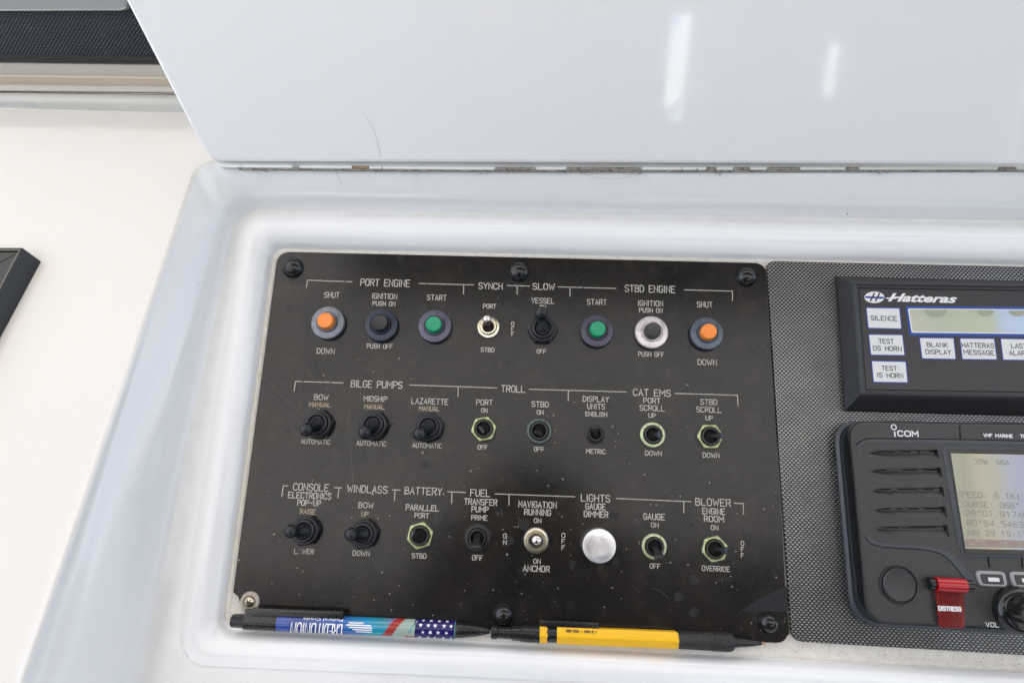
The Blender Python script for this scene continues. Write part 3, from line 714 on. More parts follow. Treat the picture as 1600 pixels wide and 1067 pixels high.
for t in [('AUTOMATIC',493.5,690,47,8),('AUTOMATIC',580.5,692.7,47.5,8),('AUTOMATIC',667.5,696,47,8)]: legend(*t, m='ink')
legend('O', 469.5, 861, 6.5, 8.6, m='worn')
def rule(pts):
    P = plan(pts); bm = bmesh.new(); o = P[0]
    ribbon(bm, [(p - o).to_2d() for p in P], 1.3 * pxscale(*pts[0])[0], .00006)
    l = done('bracket_line', bm, M['ink'], panel, pm @ T(*o), smooth=0, recalc=False); return l
for pts in [[(478.7,450),(480.5,438),(503.5,438.6)],[(505.5,439),(538,439.8)],[(541,440),(550,440.3)],[(655,443),(666,443.3)],[(668.5,443.4),(740,445.2)],[(724.5,446.2),(724.2,459.5)],[(792.5,446.2),(827,447.1)],[(808,448),(808.2,459.5)],
    [(872,448.3),(910,449.3)],[(912.5,449.4),(962.5,450.8)],[(890.8,450.3),(890.6,463)],[(1069.5,453),(1144.5,455),(1144.3,470)],
    [(459.5,611),(461.7,595.8),(471.5,596)],[(474.5,596.2),(515,597.3)],[(518,597.5),(536,598)],[(640,601.3),(776,606)],[(716,605.3),(715.6,619.5)],[(827,608),(979,612.3)],[(888,611),(887.8,626)],[(1054.5,614.5),(1152.3,617.5),(1153,633.5)],
    [(440,775.5),(442.9,758.6),(450,758.9)],[(522,761.3),(534,762)],[(529.6,763),(528,777)],[(613,764.8),(625,765.4)],[(617.3,766.3),(616.4,782)],[(699.5,767.8),(727.5,769)],[(706,769.6),(705.7,786)],
    [(773.5,771.2),(898,775.8)],[(795.4,773.4),(795.2,789)],[(963,778.4),(1080,783.4)],[(1068.4,784),(1068.4,801)],[(1147,785.8),(1161.3,786.4),(1161.6,803)]]: rule(pts)
for sp_ in ([(404, 583), (430, 607), (452, 629), (474, 648)], [(545, 640), (548, 700), (552, 760)], [(1240 - 1, 700)] * 0, [(1020, 918), (1034, 924), (1046, 936)]):
    if sp_:
        P = plan(sp_); bm = bmesh.new(); o = P[0]; ribbon(bm, [(p - o).to_2d() for p in P], .00013, .00004)
        done('scratch', bm, M['worn'], panel, pm @ T(*o), smooth=0, recalc=False)
# torn protective film in the lower right corner
f1 = plan([(1147, 963), (1162, 951), (1180, 938.5), (1205, 926), (1229.5, 915), (1231, 955), (1190, 954.5), (1160, 955)])
done('film_scrap', plate([p for p in f1], 0, .00012, .00004), M['dullfilm'], panel, pm, smooth=0)
f2 = plan([(1147, 963.5), (1160, 956), (1190, 955.4), (1231, 956), (1233, 990), (1222, 1000), (1190, 1000), (1160, 985)])
done('film_scrap', plate([p for p in f2], 0, .0001, .00004), M['panel'], panel, pm, smooth=0)
# screw caps
def cap(px, py):
    s = 16.2 * pxscale(px, py, 2)[0]
    prof = [(s * 1.0, 0), (s * 1.02, .0006), (s * .97, .0010)] + [(s * .93 * math.cos(R(a)), .0010 + .0042 * math.sin(R(a))) for a in (8, 20, 32, 45, 58, 70, 80)] + [(0, .0052)]
    return done('screw_cap', L(prof, 40), M['bgloss'], panel, pm @ T(*at(px, py, 1.5).xy.to_3d()), smooth=60)
for p in ((457, 418), (811, 424), (1167, 432), (786.5, 960), (1202, 973)): cap(*p)
# bare screw with nylon washer lower left
s = pxscale(390, 940)[0]; pw = at(390, 940, 1)
wsh = done('washer', L([(15 * s, 0), (15.4 * s, .0005), (14 * s, .0012), (10.5 * s, .0014), (9.5 * s, .0009), (0, .0009)], 36), M['nylon'], panel, pm @ T(pw.x, pw.y, .0001))
bm = L([(8.6 * s, 0), (8.4 * s, .0006), (6 * s, .0015), (3 * s, .0020), (0, .0021)], 28)
scw = done('screw', bm, M['screwm'], wsh, T(-.3 * s, .3 * s, .001))
bm = merge(box((-3.6 * s, -.9 * s, 0), (3.6 * s, .9 * s, .0024)), box((-.9 * s, -3.6 * s, 0), (.9 * s, 3.6 * s, .00235)))
done('cross_slot', bm, M['hole'], panel, pm @ T(pw.x - .3 * s, pw.y + .3 * s, .0010) @ Matrix.Rotation(R(20), 4, 'Z'), smooth=0)
# flake of white gelcoat corner visible beside the screw is the pocket floor

# ================================================================== PUSH BUTTONS
def push_button(px, py, flange, btn, label, tilt=(0, 0), h=9.0, r_b=12.4, group='push buttons in the top row'):
    p = at(px, py, 4.0); s = pxscale(px, py, 4)[0]; r = 26.3 * s
    t = thing('push_button', label, 'button', (p.x, p.y, 0), group, Matrix.Rotation(R(tilt[0]), 4, 'X') @ Matrix.Rotation(R(tilt[1]), 4, 'Y'))
    done('gasket', L([(r * .99, 0), (r * .99, .0011), (r * .93, .0015)], 44), M['rubber'], t)
    done('flange', L([(r * .93, .0012), (r, .0016), (r, .0028), (r * .985, .0034), (r * .95, .0038), (r * .66, .0042), (r * .64, .0042), (r * .62, .0036), (r * .60, .0036), (r * .56, .0034)], 56), M[flange], t)
    done('collar', L([(r * .60, .0034), (r * .60, .0044), (r * .57, .0050), (r * .52, .0050), (r * .50, .0040), (r * .50, .0030)], 44), M[flange] if flange not in ('fl_grey',) else M['fl_grey'], t)
    rb = r_b * s; H = h * MM
    done('button_cap', L([(rb, .002), (rb, H - .0010), (rb * .97, H - .0004), (rb * .88, H), (rb * .6, H - .0001), (0, H - .0002)], 40), M[btn], t)
    return t
push_button(511.5, 503.5, 'fl_grey', 'orange', 'orange shut down button on a grey flange under the PORT ENGINE heading')
push_button(594.6, 507.5, 'fl_navy', 'blackbtn', 'black ignition button on a dark navy flange', (-2.5, 2.5))
push_button(679, 509, 'fl_violet', 'green', 'green start button under PORT ENGINE, left of the chrome toggle')
push_button(933, 516.5, 'fl_violet2', 'green', 'green start button under STBD ENGINE, right of the black boot switch')
push_button(1018.5, 518.5, 'fl_pink', 'blackbtn', 'black ignition button on a pinkish silver flange')
push_button(1105, 520.5, 'fl_steel', 'orange', 'orange shut down button on a steel blue flange, at the right end of its row')

# ================================================================== BOOTED TOGGLES
def boot_switch(px, py, tip, label, R_=22.8, rot=0, hw=17.0):
    p = at(px, py, 3.0); s = pxscale(px, py, 3)[0]
    t = thing('boot_switch', label, 'switch', (p.x, p.y, 0), 'toggle switches under ribbed black rubber boots')
    r = R_ * s
    hexl = [Vector((math.cos(R(60 * k + rot)), math.sin(R(60 * k + rot)), 0)) * r * 1.08 for k in range(6)]
    hl = rounded(hexl, .0008, 3)
    done('hex_nut', plate(hl, 0, .0030, .0007), M['rubber'], t)
    def torus(rr_, z, th): return [(rr_ + th * math.cos(R(a)), z + th * math.sin(R(a))) for a in (-60, -25, 10, 45, 80, 115)]
    prof = [(r * .90, .0020)] + torus(r * .84, .0040, .0010) + torus(r * .63, .0056, .0010) + [(r * .5, .0055), (r * .46, .0062), (0, .0062)]
    # rings lean a little with the lever
    q = at(tip[0], tip[1], hw); d = Vector((q.x - p.x, q.y - p.y, hw * MM - .004))
    done('boot', L(prof, 44), M['rubber'], t)
    dn_ = d.normalized(); a0 = Vector((0, 0, .0050)); e = Vector((q.x - p.x, q.y - p.y, hw * MM - .002)); rt = 10.2 * s
    pts = [a0, a0.lerp(e, .25), a0.lerp(e, .5), a0.lerp(e, .68), a0.lerp(e, .78), a0.lerp(e, .9)]; rd = [r * .46, r * .37, r * .33, r * .32, rt * .96, rt]
    for a in (15, 35, 55, 72, 86): pts.append(a0.lerp(e, .9) + dn_ * rt * math.sin(R(a)) * .9); rd.append(rt * math.cos(R(a)))
    done('lever', tube(pts, rd, 20), M['rubber'], t, smooth=70)
    return t
boot_switch(848, 514, (845.5, 484), 'black rubber boot switch standing upright under the VESSEL legend')
boot_switch(497, 662, (474.5, 672), 'black boot switch under the BOW MANUAL legend, leftmost in the middle row', rot=12)
boot_switch(583.5, 664, (567, 676.5), 'black boot switch under the MIDSHIP legend', rot=5)
boot_switch(670, 667, (653, 679), 'black boot switch under the LAZARETTE legend', rot=20)
boot_switch(477, 829, (449.5, 830), 'black boot switch under the CONSOLE ELECTRONICS POP-UP legend, lever to the left', rot=10)
boot_switch(568, 834, (544.5, 835), 'black boot switch under the WINDLASS BOW UP legend', rot=15)

# ================================================================== OPEN TOGGLES
def toggle(px, py, tip, label, nut='hex', nutmat='lime', R_=19.8, rot=0, lever='bat', hw=9.0, lw=None, group='bare toggle switches', rin=.71):
    p = at(px, py, 2.0); s = pxscale(px, py, 2)[0]; r = R_ * s
    t = thing('toggle_switch', label, 'switch', (p.x, p.y, 0), group)
    done('washer', L([(r * 1.04, 0), (r * 1.04, .0005), (r * .9, .0006)], 40), M['bplastic'], t)
    n = 6 if nut == 'hex' else 40
    def lp(rad, z):
        if nut == 'hex':
            out = []
            for k in range(48):
                a = 360 * k / 48 + rot; f = math.cos(R(30)) / math.cos(R((a - rot) % 60 - 30)); f = min(f, .985); out.append(Vector((rad * f * math.cos(R(a)), rad * f * math.sin(R(a)), z)))
            return out
        return [Vector((rad * .97 * math.cos(2 * math.pi * k / 48), rad * .97 * math.sin(2 * math.pi * k / 48), z)) for k in range(48)]
    circ = lambda rad, z: [Vector((rad * math.cos(R(360 * k / 48 + rot)), rad * math.sin(R(360 * k / 48 + rot)), z)) for k in range(48)]
    done('nut', stack([lp(r, .0005), lp(r, .0018), lp(r * .95, .0022), circ(r * (rin + .06), .0023), circ(r * rin, .0017), circ(r * rin, .0004)], (False, False)), M[nutmat], t, smooth=25)
    rb = r * rin * .98
    bmat = M['chrome'] if lever == 'ball' else M['bplastic']
    done('bushing', L([(rb, .0004), (rb, .0030), (rb * .95, .0034), (rb * .78, .0034), (rb * .74, .0028), (rb * .72, .0008), (0, .0008)], 40), bmat if lever == 'ball' else M['bplastic'], t)
    done('socket', L([(rb * .70, .0009), (rb * .55, .0013), (0, .0016)], 30), M['hole'], t)
    q = at(tip[0], tip[1], hw); e = Vector((q.x - p.x, q.y - p.y, hw * MM)); a0 = Vector((0, 0, .0012)); d = (e - a0)
    if lever == 'ball':
        rt = (lw or 6.3) * s; dnn = d.normalized(); pts = [a0, a0.lerp(e, .5), a0.lerp(e, .8)]; rd = [rt * .5, rt * .62, rt * .85]
        for a in (0, 25, 45, 62, 78, 87): pts.append(a0.lerp(e, .86) + dnn * rt * math.sin(R(a)) * .75); rd.append(rt * math.cos(R(a)))
        done('lever', tube(pts, rd, 20), M['chromeball'], t, smooth=70)
    else:
        z = d.normalized(); side = z.cross(Vector((0, 0, 1))); side = side.normalized() if side.length > .15 else Vector((1, 0, 0)); th = side.cross(z).normalized()
        W = (lw or 6.5) * s; bm = bmesh.new(); loops = []
        for f, ww, tt in ((0, .55, .55), (.45, .62, .5), (.8, .95, .42), (.97, 1.0, .38), (1.0, .9, .3)):
            c_ = a0 + d * f; l = []
            for k in range(16):
                a = 2 * math.pi * k / 16; cx = math.copysign(abs(math.cos(a)) ** .6, math.cos(a)); cy = math.copysign(abs(math.sin(a)) ** .6, math.sin(a))
                l.append(c_ + side * cx * W * ww + th * cy * W * tt)
            loops.append(l)
        done('lever', stack(loops), M['bplastic'], t, smooth=50)
    return t
toggle(763, 510.5, (760.3, 496), 'small chrome toggle tipped up beside the vertical OFF legend in the top row', nut='round', nutmat='chrome', R_=18.2, lever='ball', hw=11, lw=6.6, group='chrome toggle switches')
toggle(755.7, 669.7, (752, 671), 'toggle in a lime brass hex nut under the TROLL PORT ON legend', rot=12, R_=20.5, hw=6)
toggle(842.5, 673, (841, 677), 'toggle in a grey round nut under the STBD ON legend', nut='round', nutmat='greynut', R_=20.5, hw=6)
toggle(930.5, 678.5, (930, 667), 'smallest black toggle, tipped up under the ENGLISH legend', nut='round', nutmat='bplastic', R_=14.5, hw=7, lw=8.0, rin=.78)
toggle(1020, 679, (1031, 679), 'toggle in a pale lime round ring under the PORT SCROLL UP legend', nut='round', nutmat='palelime', R_=20.3, hw=7, lw=6)
toggle(1110, 681.5, (1130, 680), 'toggle in a lime hex nut with lever to the right under STBD SCROLL UP', rot=2, R_=21, hw=10, lw=4.8)
toggle(656, 836.5, (644, 834), 'toggle in a lime hex nut with lever to the left under PARALLEL PORT', rot=18, R_=21.5, hw=8, lw=6)
toggle(746, 840, (743.5, 857), 'all black toggle with its flat lever down under the PRIME legend', nut='round', nutmat='bplastic', R_=20, hw=10, lw=9)
toggle(837.5, 844, (838.8, 843.5), 'chrome toggle standing straight out under NAVIGATION RUNNING ON', nut='round', nutmat='chrome', R_=20, lever='ball', hw=12, lw=8, group='chrome toggle switches')
toggle(1022.5, 853.5, (1031, 872), 'toggle in a pale ring with its lever down to the right under GAUGE ON', nut='round', nutmat='palelime', R_=20.2, hw=10, lw=8)
toggle(1117, 857.5, (1136, 860), 'toggle in a lime hex nut with lever to the right under ENGINE ROOM ON', rot=15, R_=21.2, hw=10, lw=5.5)

# dimmer knob
p = at(936.4, 852.5, 13); s = pxscale(936, 852, 13)[0]; r = 26.6 * s
kn = thing('dimmer_knob', 'round brushed aluminium dimmer knob under the GAUGE DIMMER legend', 'knob', (p.x, p.y, 0))
done('knob_skirt', L([(r * .98, .0008), (r * 1.0, .0020), (r * 1.0, .0118), (r * .985, .0126)], 64), M['aluside'], kn)
done('knob_face', L([(r * .985, .0124), (r * .96, .0129), (r * .93, .0130), (r * .5, .01302), (0, .01303)], 64), M['alu'], kn)

# ================================================================== WOVEN PANEL, ALARM DISPLAY, RADIO
wo_ = at(1400, 700)
wp = thing('equipment_panel', 'black and silver carbon weave panel right of the switch panel', 'panel', wo_)
wl = rounded(plan([(1197.5, 407.5), (1800, 421), (1800, 1035), (1237.5, 1001.5)]), [.005, 0, 0, .006], 8)
done('weave_plate', plate([p - wo_ for p in wl], -.0025, 0, .0004), M['weave'], wp, smooth=30)

ao = at(1340, 540)
al = thing('alarm_display', 'black rectangular alarm display with white keys and a long blue edged LCD', 'display', ao)
am = T(*(-ao))
def rl_(pts, w, rad=.0005): return rounded([at(x, y, w) for x, y in pts], rad, 3)
b0 = rl_([(1304, 432), (1800, 443), (1800, 655), (1319.5, 643)], 0)
b1 = rl_([(1309, 433.5), (1800, 443), (1800, 653), (1321, 640)], 3)
b2 = rl_([(1330, 441), (1800, 447.5), (1800, 625), (1344, 616)], 12)
b3 = rl_([(1334, 443.5), (1800, 450), (1800, 623), (1346.5, 613.5)], 12.3)
b4 = rl_([(1338, 446.5), (1800, 453), (1800, 620), (1350, 611.5)], 11.5)
b5 = rl_([(1341, 449.5), (1800, 456), (1800, 617), (1352.5, 609.5)], 11.5)
b6 = rl_([(1342, 450.5), (1800, 457), (1800, 616), (1353.5, 608.5)], 10.6)
done('bevelled_frame', stack([b0, b1, b2, b3, b4, b5, b6]), M['bevel'], al, am, smooth=15)
FW = 11.0
fp = rl_([(1342.2, 450.8), (1800, 457.3), (1800, 615.8), (1353.7, 608.3)], FW)
done('face_film', plate(fp, 10.4 * MM, FW * MM, .0002), M['charcoal'], al, am, smooth=20)
def quad(pts, w, rad=0): return rounded([at(x, y, w) for x, y in pts], rad, 4)
def on_face(name, pts, m, parent, pmx, w, th=.12, rad=.0004):
    return done(name, plate(quad(pts, w, rad), (w - .02) * MM, (w + th) * MM, .00004), m, parent, pmx, smooth=20)
def grow(pts, d):
    cx = sum(p[0] for p in pts) / 4; cy = sum(p[1] for p in pts) / 4
    return [(x + math.copysign(d, x - cx), y + math.copysign(d, y - cy)) for x, y in pts]
def text_on(name, txt, px, py, w, h, m, parent, pmx, z, bold=0, shear=0, label=True, sw=1.25, wid=None):
    sx, sy = pxscale(px, py, z)
    caps = not any(c.islower() for c in txt.replace('Kt', 'K'))
    g_ = engraved(txt, w * sx, h * sy, sw * sx, 0, wid) if caps else font_bm(txt, w * sx, h * sy, bold, shear, 0)
    o = done(name, g_, m, parent, pmx @ T(*at(px, py, z)), smooth=0, recalc=False)
    if label: o['label'] = 'printed lettering ' + txt
    return o
keys = [([(1354, 481.5), (1404.7, 482.2), (1408, 513.3), (1357.3, 512)], ['SILENCE'], [41]), ([(1358, 523.2), (1409.5, 523.8), (1413, 554.6), (1361.3, 553.9)], ['TEST', 'OS HORN'], [24, 45]),
        ([(1362.6, 564.6), (1414.5, 565.5), (1417.7, 597), (1365.4, 596.2)], ['TEST', 'IS HORN'], [24, 41]), ([(1437.5, 528.4), (1489.4, 528.9), (1492.8, 560.6), (1441.3, 559.6)], ['BLANK', 'DISPLAY'], [33, 40]),
        ([(1500.6, 529.2), (1552.8, 529.8), (1557, 561.2), (1504.3, 560.6)], ['HATTERAS', 'MESSAGE'], [50.5, 48]), ([(1564, 529.8), (1617, 530.5), (1621, 562.3), (1568, 561.6)], ['LAST', 'ALARM'], [24, 33])]
for pts, words, ws in keys:
    on_face('key_border', grow(pts, 1.6), M['blue'], al, am, FW, .08)
    k = on_face('key', pts, M['key'], al, am, FW + .1, .12)
    k['label'] = 'white membrane key reading ' + ' '.join(words)
    cx = sum(p[0] for p in pts) / 4; cy = sum(p[1] for p in pts) / 4
    for i, (t_, w_) in enumerate(zip(words, ws)):
        text_on('key_lettering', t_, cx + (i - .5 if len(words) > 1 else 0) * 1.6, cy + ((i - .5) * 11.2 if len(words) > 1 else 0), w_, 7.8, M['keytext'], al, am, FW + .25, bold=.004)
on_face('lcd_border', [(1415, 478.5), (1800, 481), (1800, 528), (1421, 524)], M['blue'], al, am, FW, .10, .0012)
lq = quad([(1418.5, 482), (1800, 485), (1800, 524), (1424.5, 519.8)], FW + .12, .001)
lw_ = at(1418, 520, FW + .12)
done('lcd_edge', plate([p - lw_ for p in lq], 0, .00008, .00003), M['white'], al, am @ T(*lw_), smooth=20)
lq = quad([(1420.5, 483.2), (1800, 486), (1800, 522.5), (1426, 518.0)], FW + .2, .001)
lcd = done('lcd_screen', plate([p - lw_ for p in lq], 0, .00014, .00003), M['lcd_alarm'], al, am @ T(*lw_), smooth=20)
# faint segments left in the LCD
for cx, r0, yy in ((1462, 17, 483), (1540, 13, 484), (1590, 13, 485)):
    sg = [at(cx + r0 * math.cos(R(a)), 484.2 + (cx - 1420) * .0065 + 12 * r0 / 17 * math.sin(R(a)), FW + .38) for a in range(0, 181, 15)]
    bm = flat(sg, 0); 
    done('faint_mark', bm, M['lcdink2'], al, am @ T(0, 0, sg[0].z), smooth=0)
# crest: white oval with blue bar and dark slanted strokes
cx, cy = 1366.3, 464.6
el = [at(cx + 15.6 * math.cos(R(a)), cy + 9.0 * math.sin(R(a)), FW) for a in range(0, 360, 10)]
done('crest', plate(el, (FW - .02) * MM, (FW + .06) * MM, .00002), M['white'], al, am, smooth=20)
bar = [at(x, y, FW) for x, y in ((1352, 462.8), (1381, 463.8), (1381, 467), (1352, 466))]
done('crest_bar', plate(bar, (FW + .05) * MM, (FW + .10) * MM, .00001), M['blue'], al, am, smooth=20)
for x0 in (1357.5, 1365.5):
    st = [at(x, y, FW) for x, y in ((x0 + 8, 457), (x0 + 10, 458.5), (x0 + 3, 471.5), (x0 + 1, 470.5))]
    done('crest_stroke', plate(st, (FW + .05) * MM, (FW + .13) * MM, .00001), M['charcoal'], al, am, smooth=20)
text_on('name_lettering', 'Hatteras', 1441, 465.8, 109, 13.2, M['white'], al, am, FW + .1, bold=.035, shear=.45)
st = [at(x, y, FW) for x, y in ((1384.5, 465), (1400, 465.3), (1400, 467.2), (1384, 466.9))]
done('name_dash', plate(st, FW * MM, (FW + .14) * MM, .00001), M['white'], al, am, smooth=20)

# ---------------------------------------------------------------- radio
ro = at(1500, 820)
ra = thing('marine_radio', 'black marine radio with grille slots, LCD and red distress cover in the weave panel', 'radio', ro)
rm = T(*(-ro))
def rr_(pts, w, rads): return rounded([at(x, y, w) for x, y in pts], rads, 8)
RR = [.013, 0, 0, .015]
f0 = rr_([(1301, 662), (1850, 668), (1850, 1003), (1329, 976)], 0, RR)
f1_ = rr_([(1301, 658), (1850, 664), (1850, 1003), (1329, 977)], 3, RR)
f2_ = rr_([(1302.5, 657), (1850, 663), (1850, 1001), (1330.5, 976)], 5, RR)
f3_ = rr_([(1308, 660), (1850, 666), (1850, 997), (1336, 972)], 6, RR)
f4_ = rr_([(1311, 662), (1850, 668), (1850, 994), (1339, 969)], 5.4, RR)
done('mounting_flange', stack([f0, f1_, f2_, f3_, f4_]), M['radio_rim'], ra, rm, smooth=35)
g0 = rr_([(1313, 662), (1850, 670), (1850, 992), (1344, 968)], 5.2, RR)
g1 = rr_([(1323, 657), (1850, 667), (1850, 992), (1353, 971)], 13, [.009, 0, 0, .011])
done('dark_side', stack([g0, g1]), M['bgloss'], ra, rm, smooth=40)
RW = 15.0
h0 = rr_([(1325, 657.5), (1850, 667.5), (1850, 992), (1353.5, 972.5)], 13, [.009, 0, 0, .011])
h1 = rr_([(1327.5, 659), (1850, 668.5), (1850, 991), (1356, 972.5)], 14.6, [.009, 0, 0, .011])
h2 = rr_([(1330.5, 661.5), (1850, 671), (1850, 988), (1359.5, 970)], RW, [.008, 0, 0, .010])
done('front_face', stack([h0, h1, h2]), M['radio'], ra, rm, smooth=25)
def rtext(*a, **k): return text_on('lettering', *a, ra, rm, RW + .05, **k)
# COM letters, dotted i with a ring
text_on('maker_lettering', 'COM', 1418.5, 677.3, 33, 9.6, M['white'], ra, rm, RW + .05, sw=1.9, wid={'M': 4.2, 'O': 4.2, 'C': 3.8})
sx, sy = pxscale(1397, 677, RW)
done('maker_lettering', box((-1.0 * sx, -4.6 * sy, 0), (1.0 * sx, 3.4 * sy, .00005)), M['white'], ra, rm @ T(*at(1398, 677.5, RW + .02)), smooth=0)
ringo = bmesh.new()
lp1 = [(3.9 * sx * math.cos(R(a)), 3.9 * sy * math.sin(R(a)), 0) for a in range(0, 361, 20)]
ribbon(ringo, lp1, 1.5 * sx, 0); done('maker_lettering', ringo, M['white'], ra, rm @ T(*at(1396.5, 667.2, RW + .05)), smooth=0, recalc=False)
text_on('lettering', 'VHF MARINE', 1559.5, 680.5, 46, 5.6, M['white'], ra, rm, RW + .05, bold=.02)
text_on('lettering', 'TRANSCEIVER', 1619, 682, 50, 5.6, M['white'], ra, rm, RW + .05, bold=.02)
# recessed grille bay: sloped upper lip, rows of tapered slots
def solid(name, pts, w0_, w1_, m, bev=.0003, rad=0, parent=ra, pmx=rm, sm=25):
    lp_ = rounded([at(x, y, w1_) for x, y in pts], rad, 4) if rad else [at(x, y, w1_) for x, y in pts]
    return done(name, plate(lp_, w0_ * MM, w1_ * MM, bev), m, parent, pmx, smooth=sm)
def ridge_tube(name, pts, w_, rad, m, n=8):
    P = [at(x, y, w_) for x, y in pts]; q = []
    for i in range(len(P) - 1):
        a, b, c, d = P[max(i - 1, 0)], P[i], P[i + 1], P[min(i + 2, len(P) - 1)]
        q += [catmull(a, b, c, d, s_ / 5) for s_ in range(5)]
    q.append(P[-1]); rads = rad if not isinstance(rad, tuple) else [rad[0] + (rad[1] - rad[0]) * k / (len(q) - 1) for k in range(len(q))]
    bmq = tube(q, rads, n)
    for v in bmq.verts: v.co.z = w_ * MM + (v.co.z - w_ * MM) * .45
    return done(name, bmq, m, ra, rm, smooth=70)
# upper brow shadow line painted as a black strip and blue chamfers
top_brow = [(1338, 695), (1344, 690), (1352, 686.5), (1362, 685), (1400, 685.3), (1500, 686.5), (1620, 689)]
bot_brow = [(1620, 695.5), (1500, 692.5), (1400, 691), (1366, 690), (1354, 691), (1344, 694.5)]
solid('brow', top_brow + bot_brow, RW - .5, RW + .12, M['radio_rim'], .0001)
ridge_tube('brow_line', top_brow, RW + .1, .00035, M['hole'], 6)
# lower S-shaped step from the grille to the keys
sline = [(1352, 836), (1355, 843), (1362, 849), (1375, 853), (1400, 855.5), (1435, 857.5), (1462, 862), (1478, 870), (1492, 884), (1504, 900), (1516, 911), (1526, 914)]
uline = [(1530, 911), (1522, 903), (1510, 889), (1498, 874), (1484, 862), (1466, 856), (1438, 852.5), (1400, 850.5), (1376, 848), (1366, 844), (1359, 838)]
solid('step_chamfer', sline + uline, RW - .5, RW + .15, M['radio_rim'], .0001)
ridge_tube('step_line', sline, RW + .08, .0003, M['hole'], 6)
# screen surround
solid('screen_surround', [(1471, 695), (1800, 700), (1800, 876), (1514, 871), (1504, 866), (1497, 855)], RW - .5, RW + .35, M['radio_rim'], .0005, 0)
solid('screen_window', [(1480, 700), (1800, 705), (1800, 870), (1508, 865)], RW - .3, RW + .5, M['bgloss'], .0002, .0015)
lw2 = at(1486, 857, RW + .5)
lq = quad([(1485.5, 708), (1800, 714), (1800, 862.5), (1508.5, 857)], RW + .5, .0002)
done('lcd_screen', plate([p - lw2 for p in lq], 0, .0001, .00003), M['lcd_radio'], ra, rm @ T(*lw2), smooth=20)
ZL = RW + .64
MONO = dict((c, 3.5) for c in ' .:I1MW°')
def lcdt(t_, x, y, w_, h_): text_on('lcd_lettering', t_, x + w_ / 2, y, w_, h_, M['lcdink'], ra, rm, ZL, sw=1.1, wid=MONO)
lcdt('25W  USA', 1523, 721.5, 54, 8)
lcdt('SPEED: 6.1Kt', 1495, 773.5, 99, 10); lcdt("COURSE: 068°", 1497, 788.5, 96, 9.5); lcdt("28°01.9174N", 1508, 802.5, 98, 9.5); lcdt("80°54.5463W", 1510, 818, 98, 9.5); lcdt('JUN 29 15:17', 1506, 833, 98, 9)
bq = quad([(1507.5, 842), (1640, 845), (1640, 856.5), (1508.7, 853.5)], ZL, 0)
done('lcd_bar', plate(bq, ZL * MM - .00003, ZL * MM + .00001, .00001), M['lcdbar'], ra, rm, smooth=0)
text_on('lcd_lettering', 'UTC  15:17', 1556, 848.5, 84, 7, M['lcd_radio'], ra, rm, ZL + .06)
# grille slots
SL = [(1350, 1466, 702, 717), (1353, 1471, 730.5, 746), (1356, 1474.5, 760.5, 777), (1360, 1478, 791, 808), (1363, 1481.5, 820, 839)]
cut = bmesh.new()
for i, (xl, xr, yt, yb) in enumerate(SL):
    up_ = [(xl, yt + 4), (xl + 18, yt + 1.4), (xl + 45, yt + .4), (xr - 1, yt)]
    lo_ = [(xr + 2, yb), (xr - 30, yb - 1.0), (xl + 45, yb - 3.2), (xl + 16, yb - 6.5)]
    top = [at(x, y, RW) + Vector((0, 0, .0006)) for x, y in up_ + lo_]
    bot = [at(x, y, RW) - Vector((0, 0, .0034)) for x, y in up_] + [at(x, y, RW) - Vector((0, 0, .0002)) for x, y in lo_]
    c_ = stack([bot, top]); me_ = bpy.data.meshes.new('c'); bmesh.ops.triangulate(c_, faces=c_.faces[:]); c_.to_mesh(me_); c_.free(); cut.from_mesh(me_); bpy.data.meshes.remove(me_)
bmesh.ops.recalc_face_normals(cut, faces=cut.faces); me_ = bpy.data.meshes.new('c'); cut.to_mesh(me_); cut.free(); co_ = bpy.data.objects.new('c', me_); C.objects.link(co_); co_.parent = ra; co_.matrix_local = rm
face_ = [o for o in C.objects if o.parent == ra and o.name.startswith('front_face')][0]
md = face_.modifiers.new('b', 'BOOLEAN'); md.operation = 'DIFFERENCE'; md.solver = 'EXACT'; md.object = co_
bpy.context.view_layer.update(); dg = bpy.context.evaluated_depsgraph_get(); nm_ = bpy.data.meshes.new_from_object(face_.evaluated_get(dg)); face_.modifiers.clear(); face_.data = nm_; bpy.data.objects.remove(co_)
for i, (xl, xr, yt, yb) in enumerate(SL):
    solid('slot_opening', [(xl + 10, yt + 3.6), (xl + 24, yt + 2.4), (xr - 2, yt + 1.2), (xr - 1.6, yt + 4.6), (xl + 24, yt + 5.0)], RW - 3.2, RW - 1.6, M['hole'], .00003)
    rq = random.Random(i)
    for _ in range(4):
        x = rq.uniform(xl + 30, xr - 12); w_ = rq.uniform(4, 11)
        solid('slot_web', [(x, yt + rq.uniform(2, 3)), (x + w_, yt + 2.2), (x + w_, yt + 5.2), (x, yt + 5.2)], RW - 3, RW - 1.3, M['radio'], .00003)
# divider mark of the top strip
solid('top_groove', [(1498, 664), (1500.5, 664), (1502.5, 687), (1499.5, 687)], RW, RW + .08, M['hole'], .00003)
for x in (1544, 1596): solid('key_mark', [(x, 869), (x + 1.2, 869), (x + 3.6, 887), (x + 2.2, 887)], RW, RW + .5, M['hole'], .00003)
# round blank button
p = at(1405.5, 913.5, RW + 1); s = pxscale(1405, 913, RW)[0]; r = 29.5 * s
rb_ = done('round_button', L([(r, -.001), (r, .0010), (r * .975, .0013), (r * .93, .0010), (r * .92, .0002), (r * .88, .0002), (r * .87, .0013), (r * .80, .0018), (r * .6, .0013), (r * .3, .0010), (0, .0009)], 56), M['radio'], ra, rm @ T(p.x, p.y, RW * MM - .0001), smooth=50)
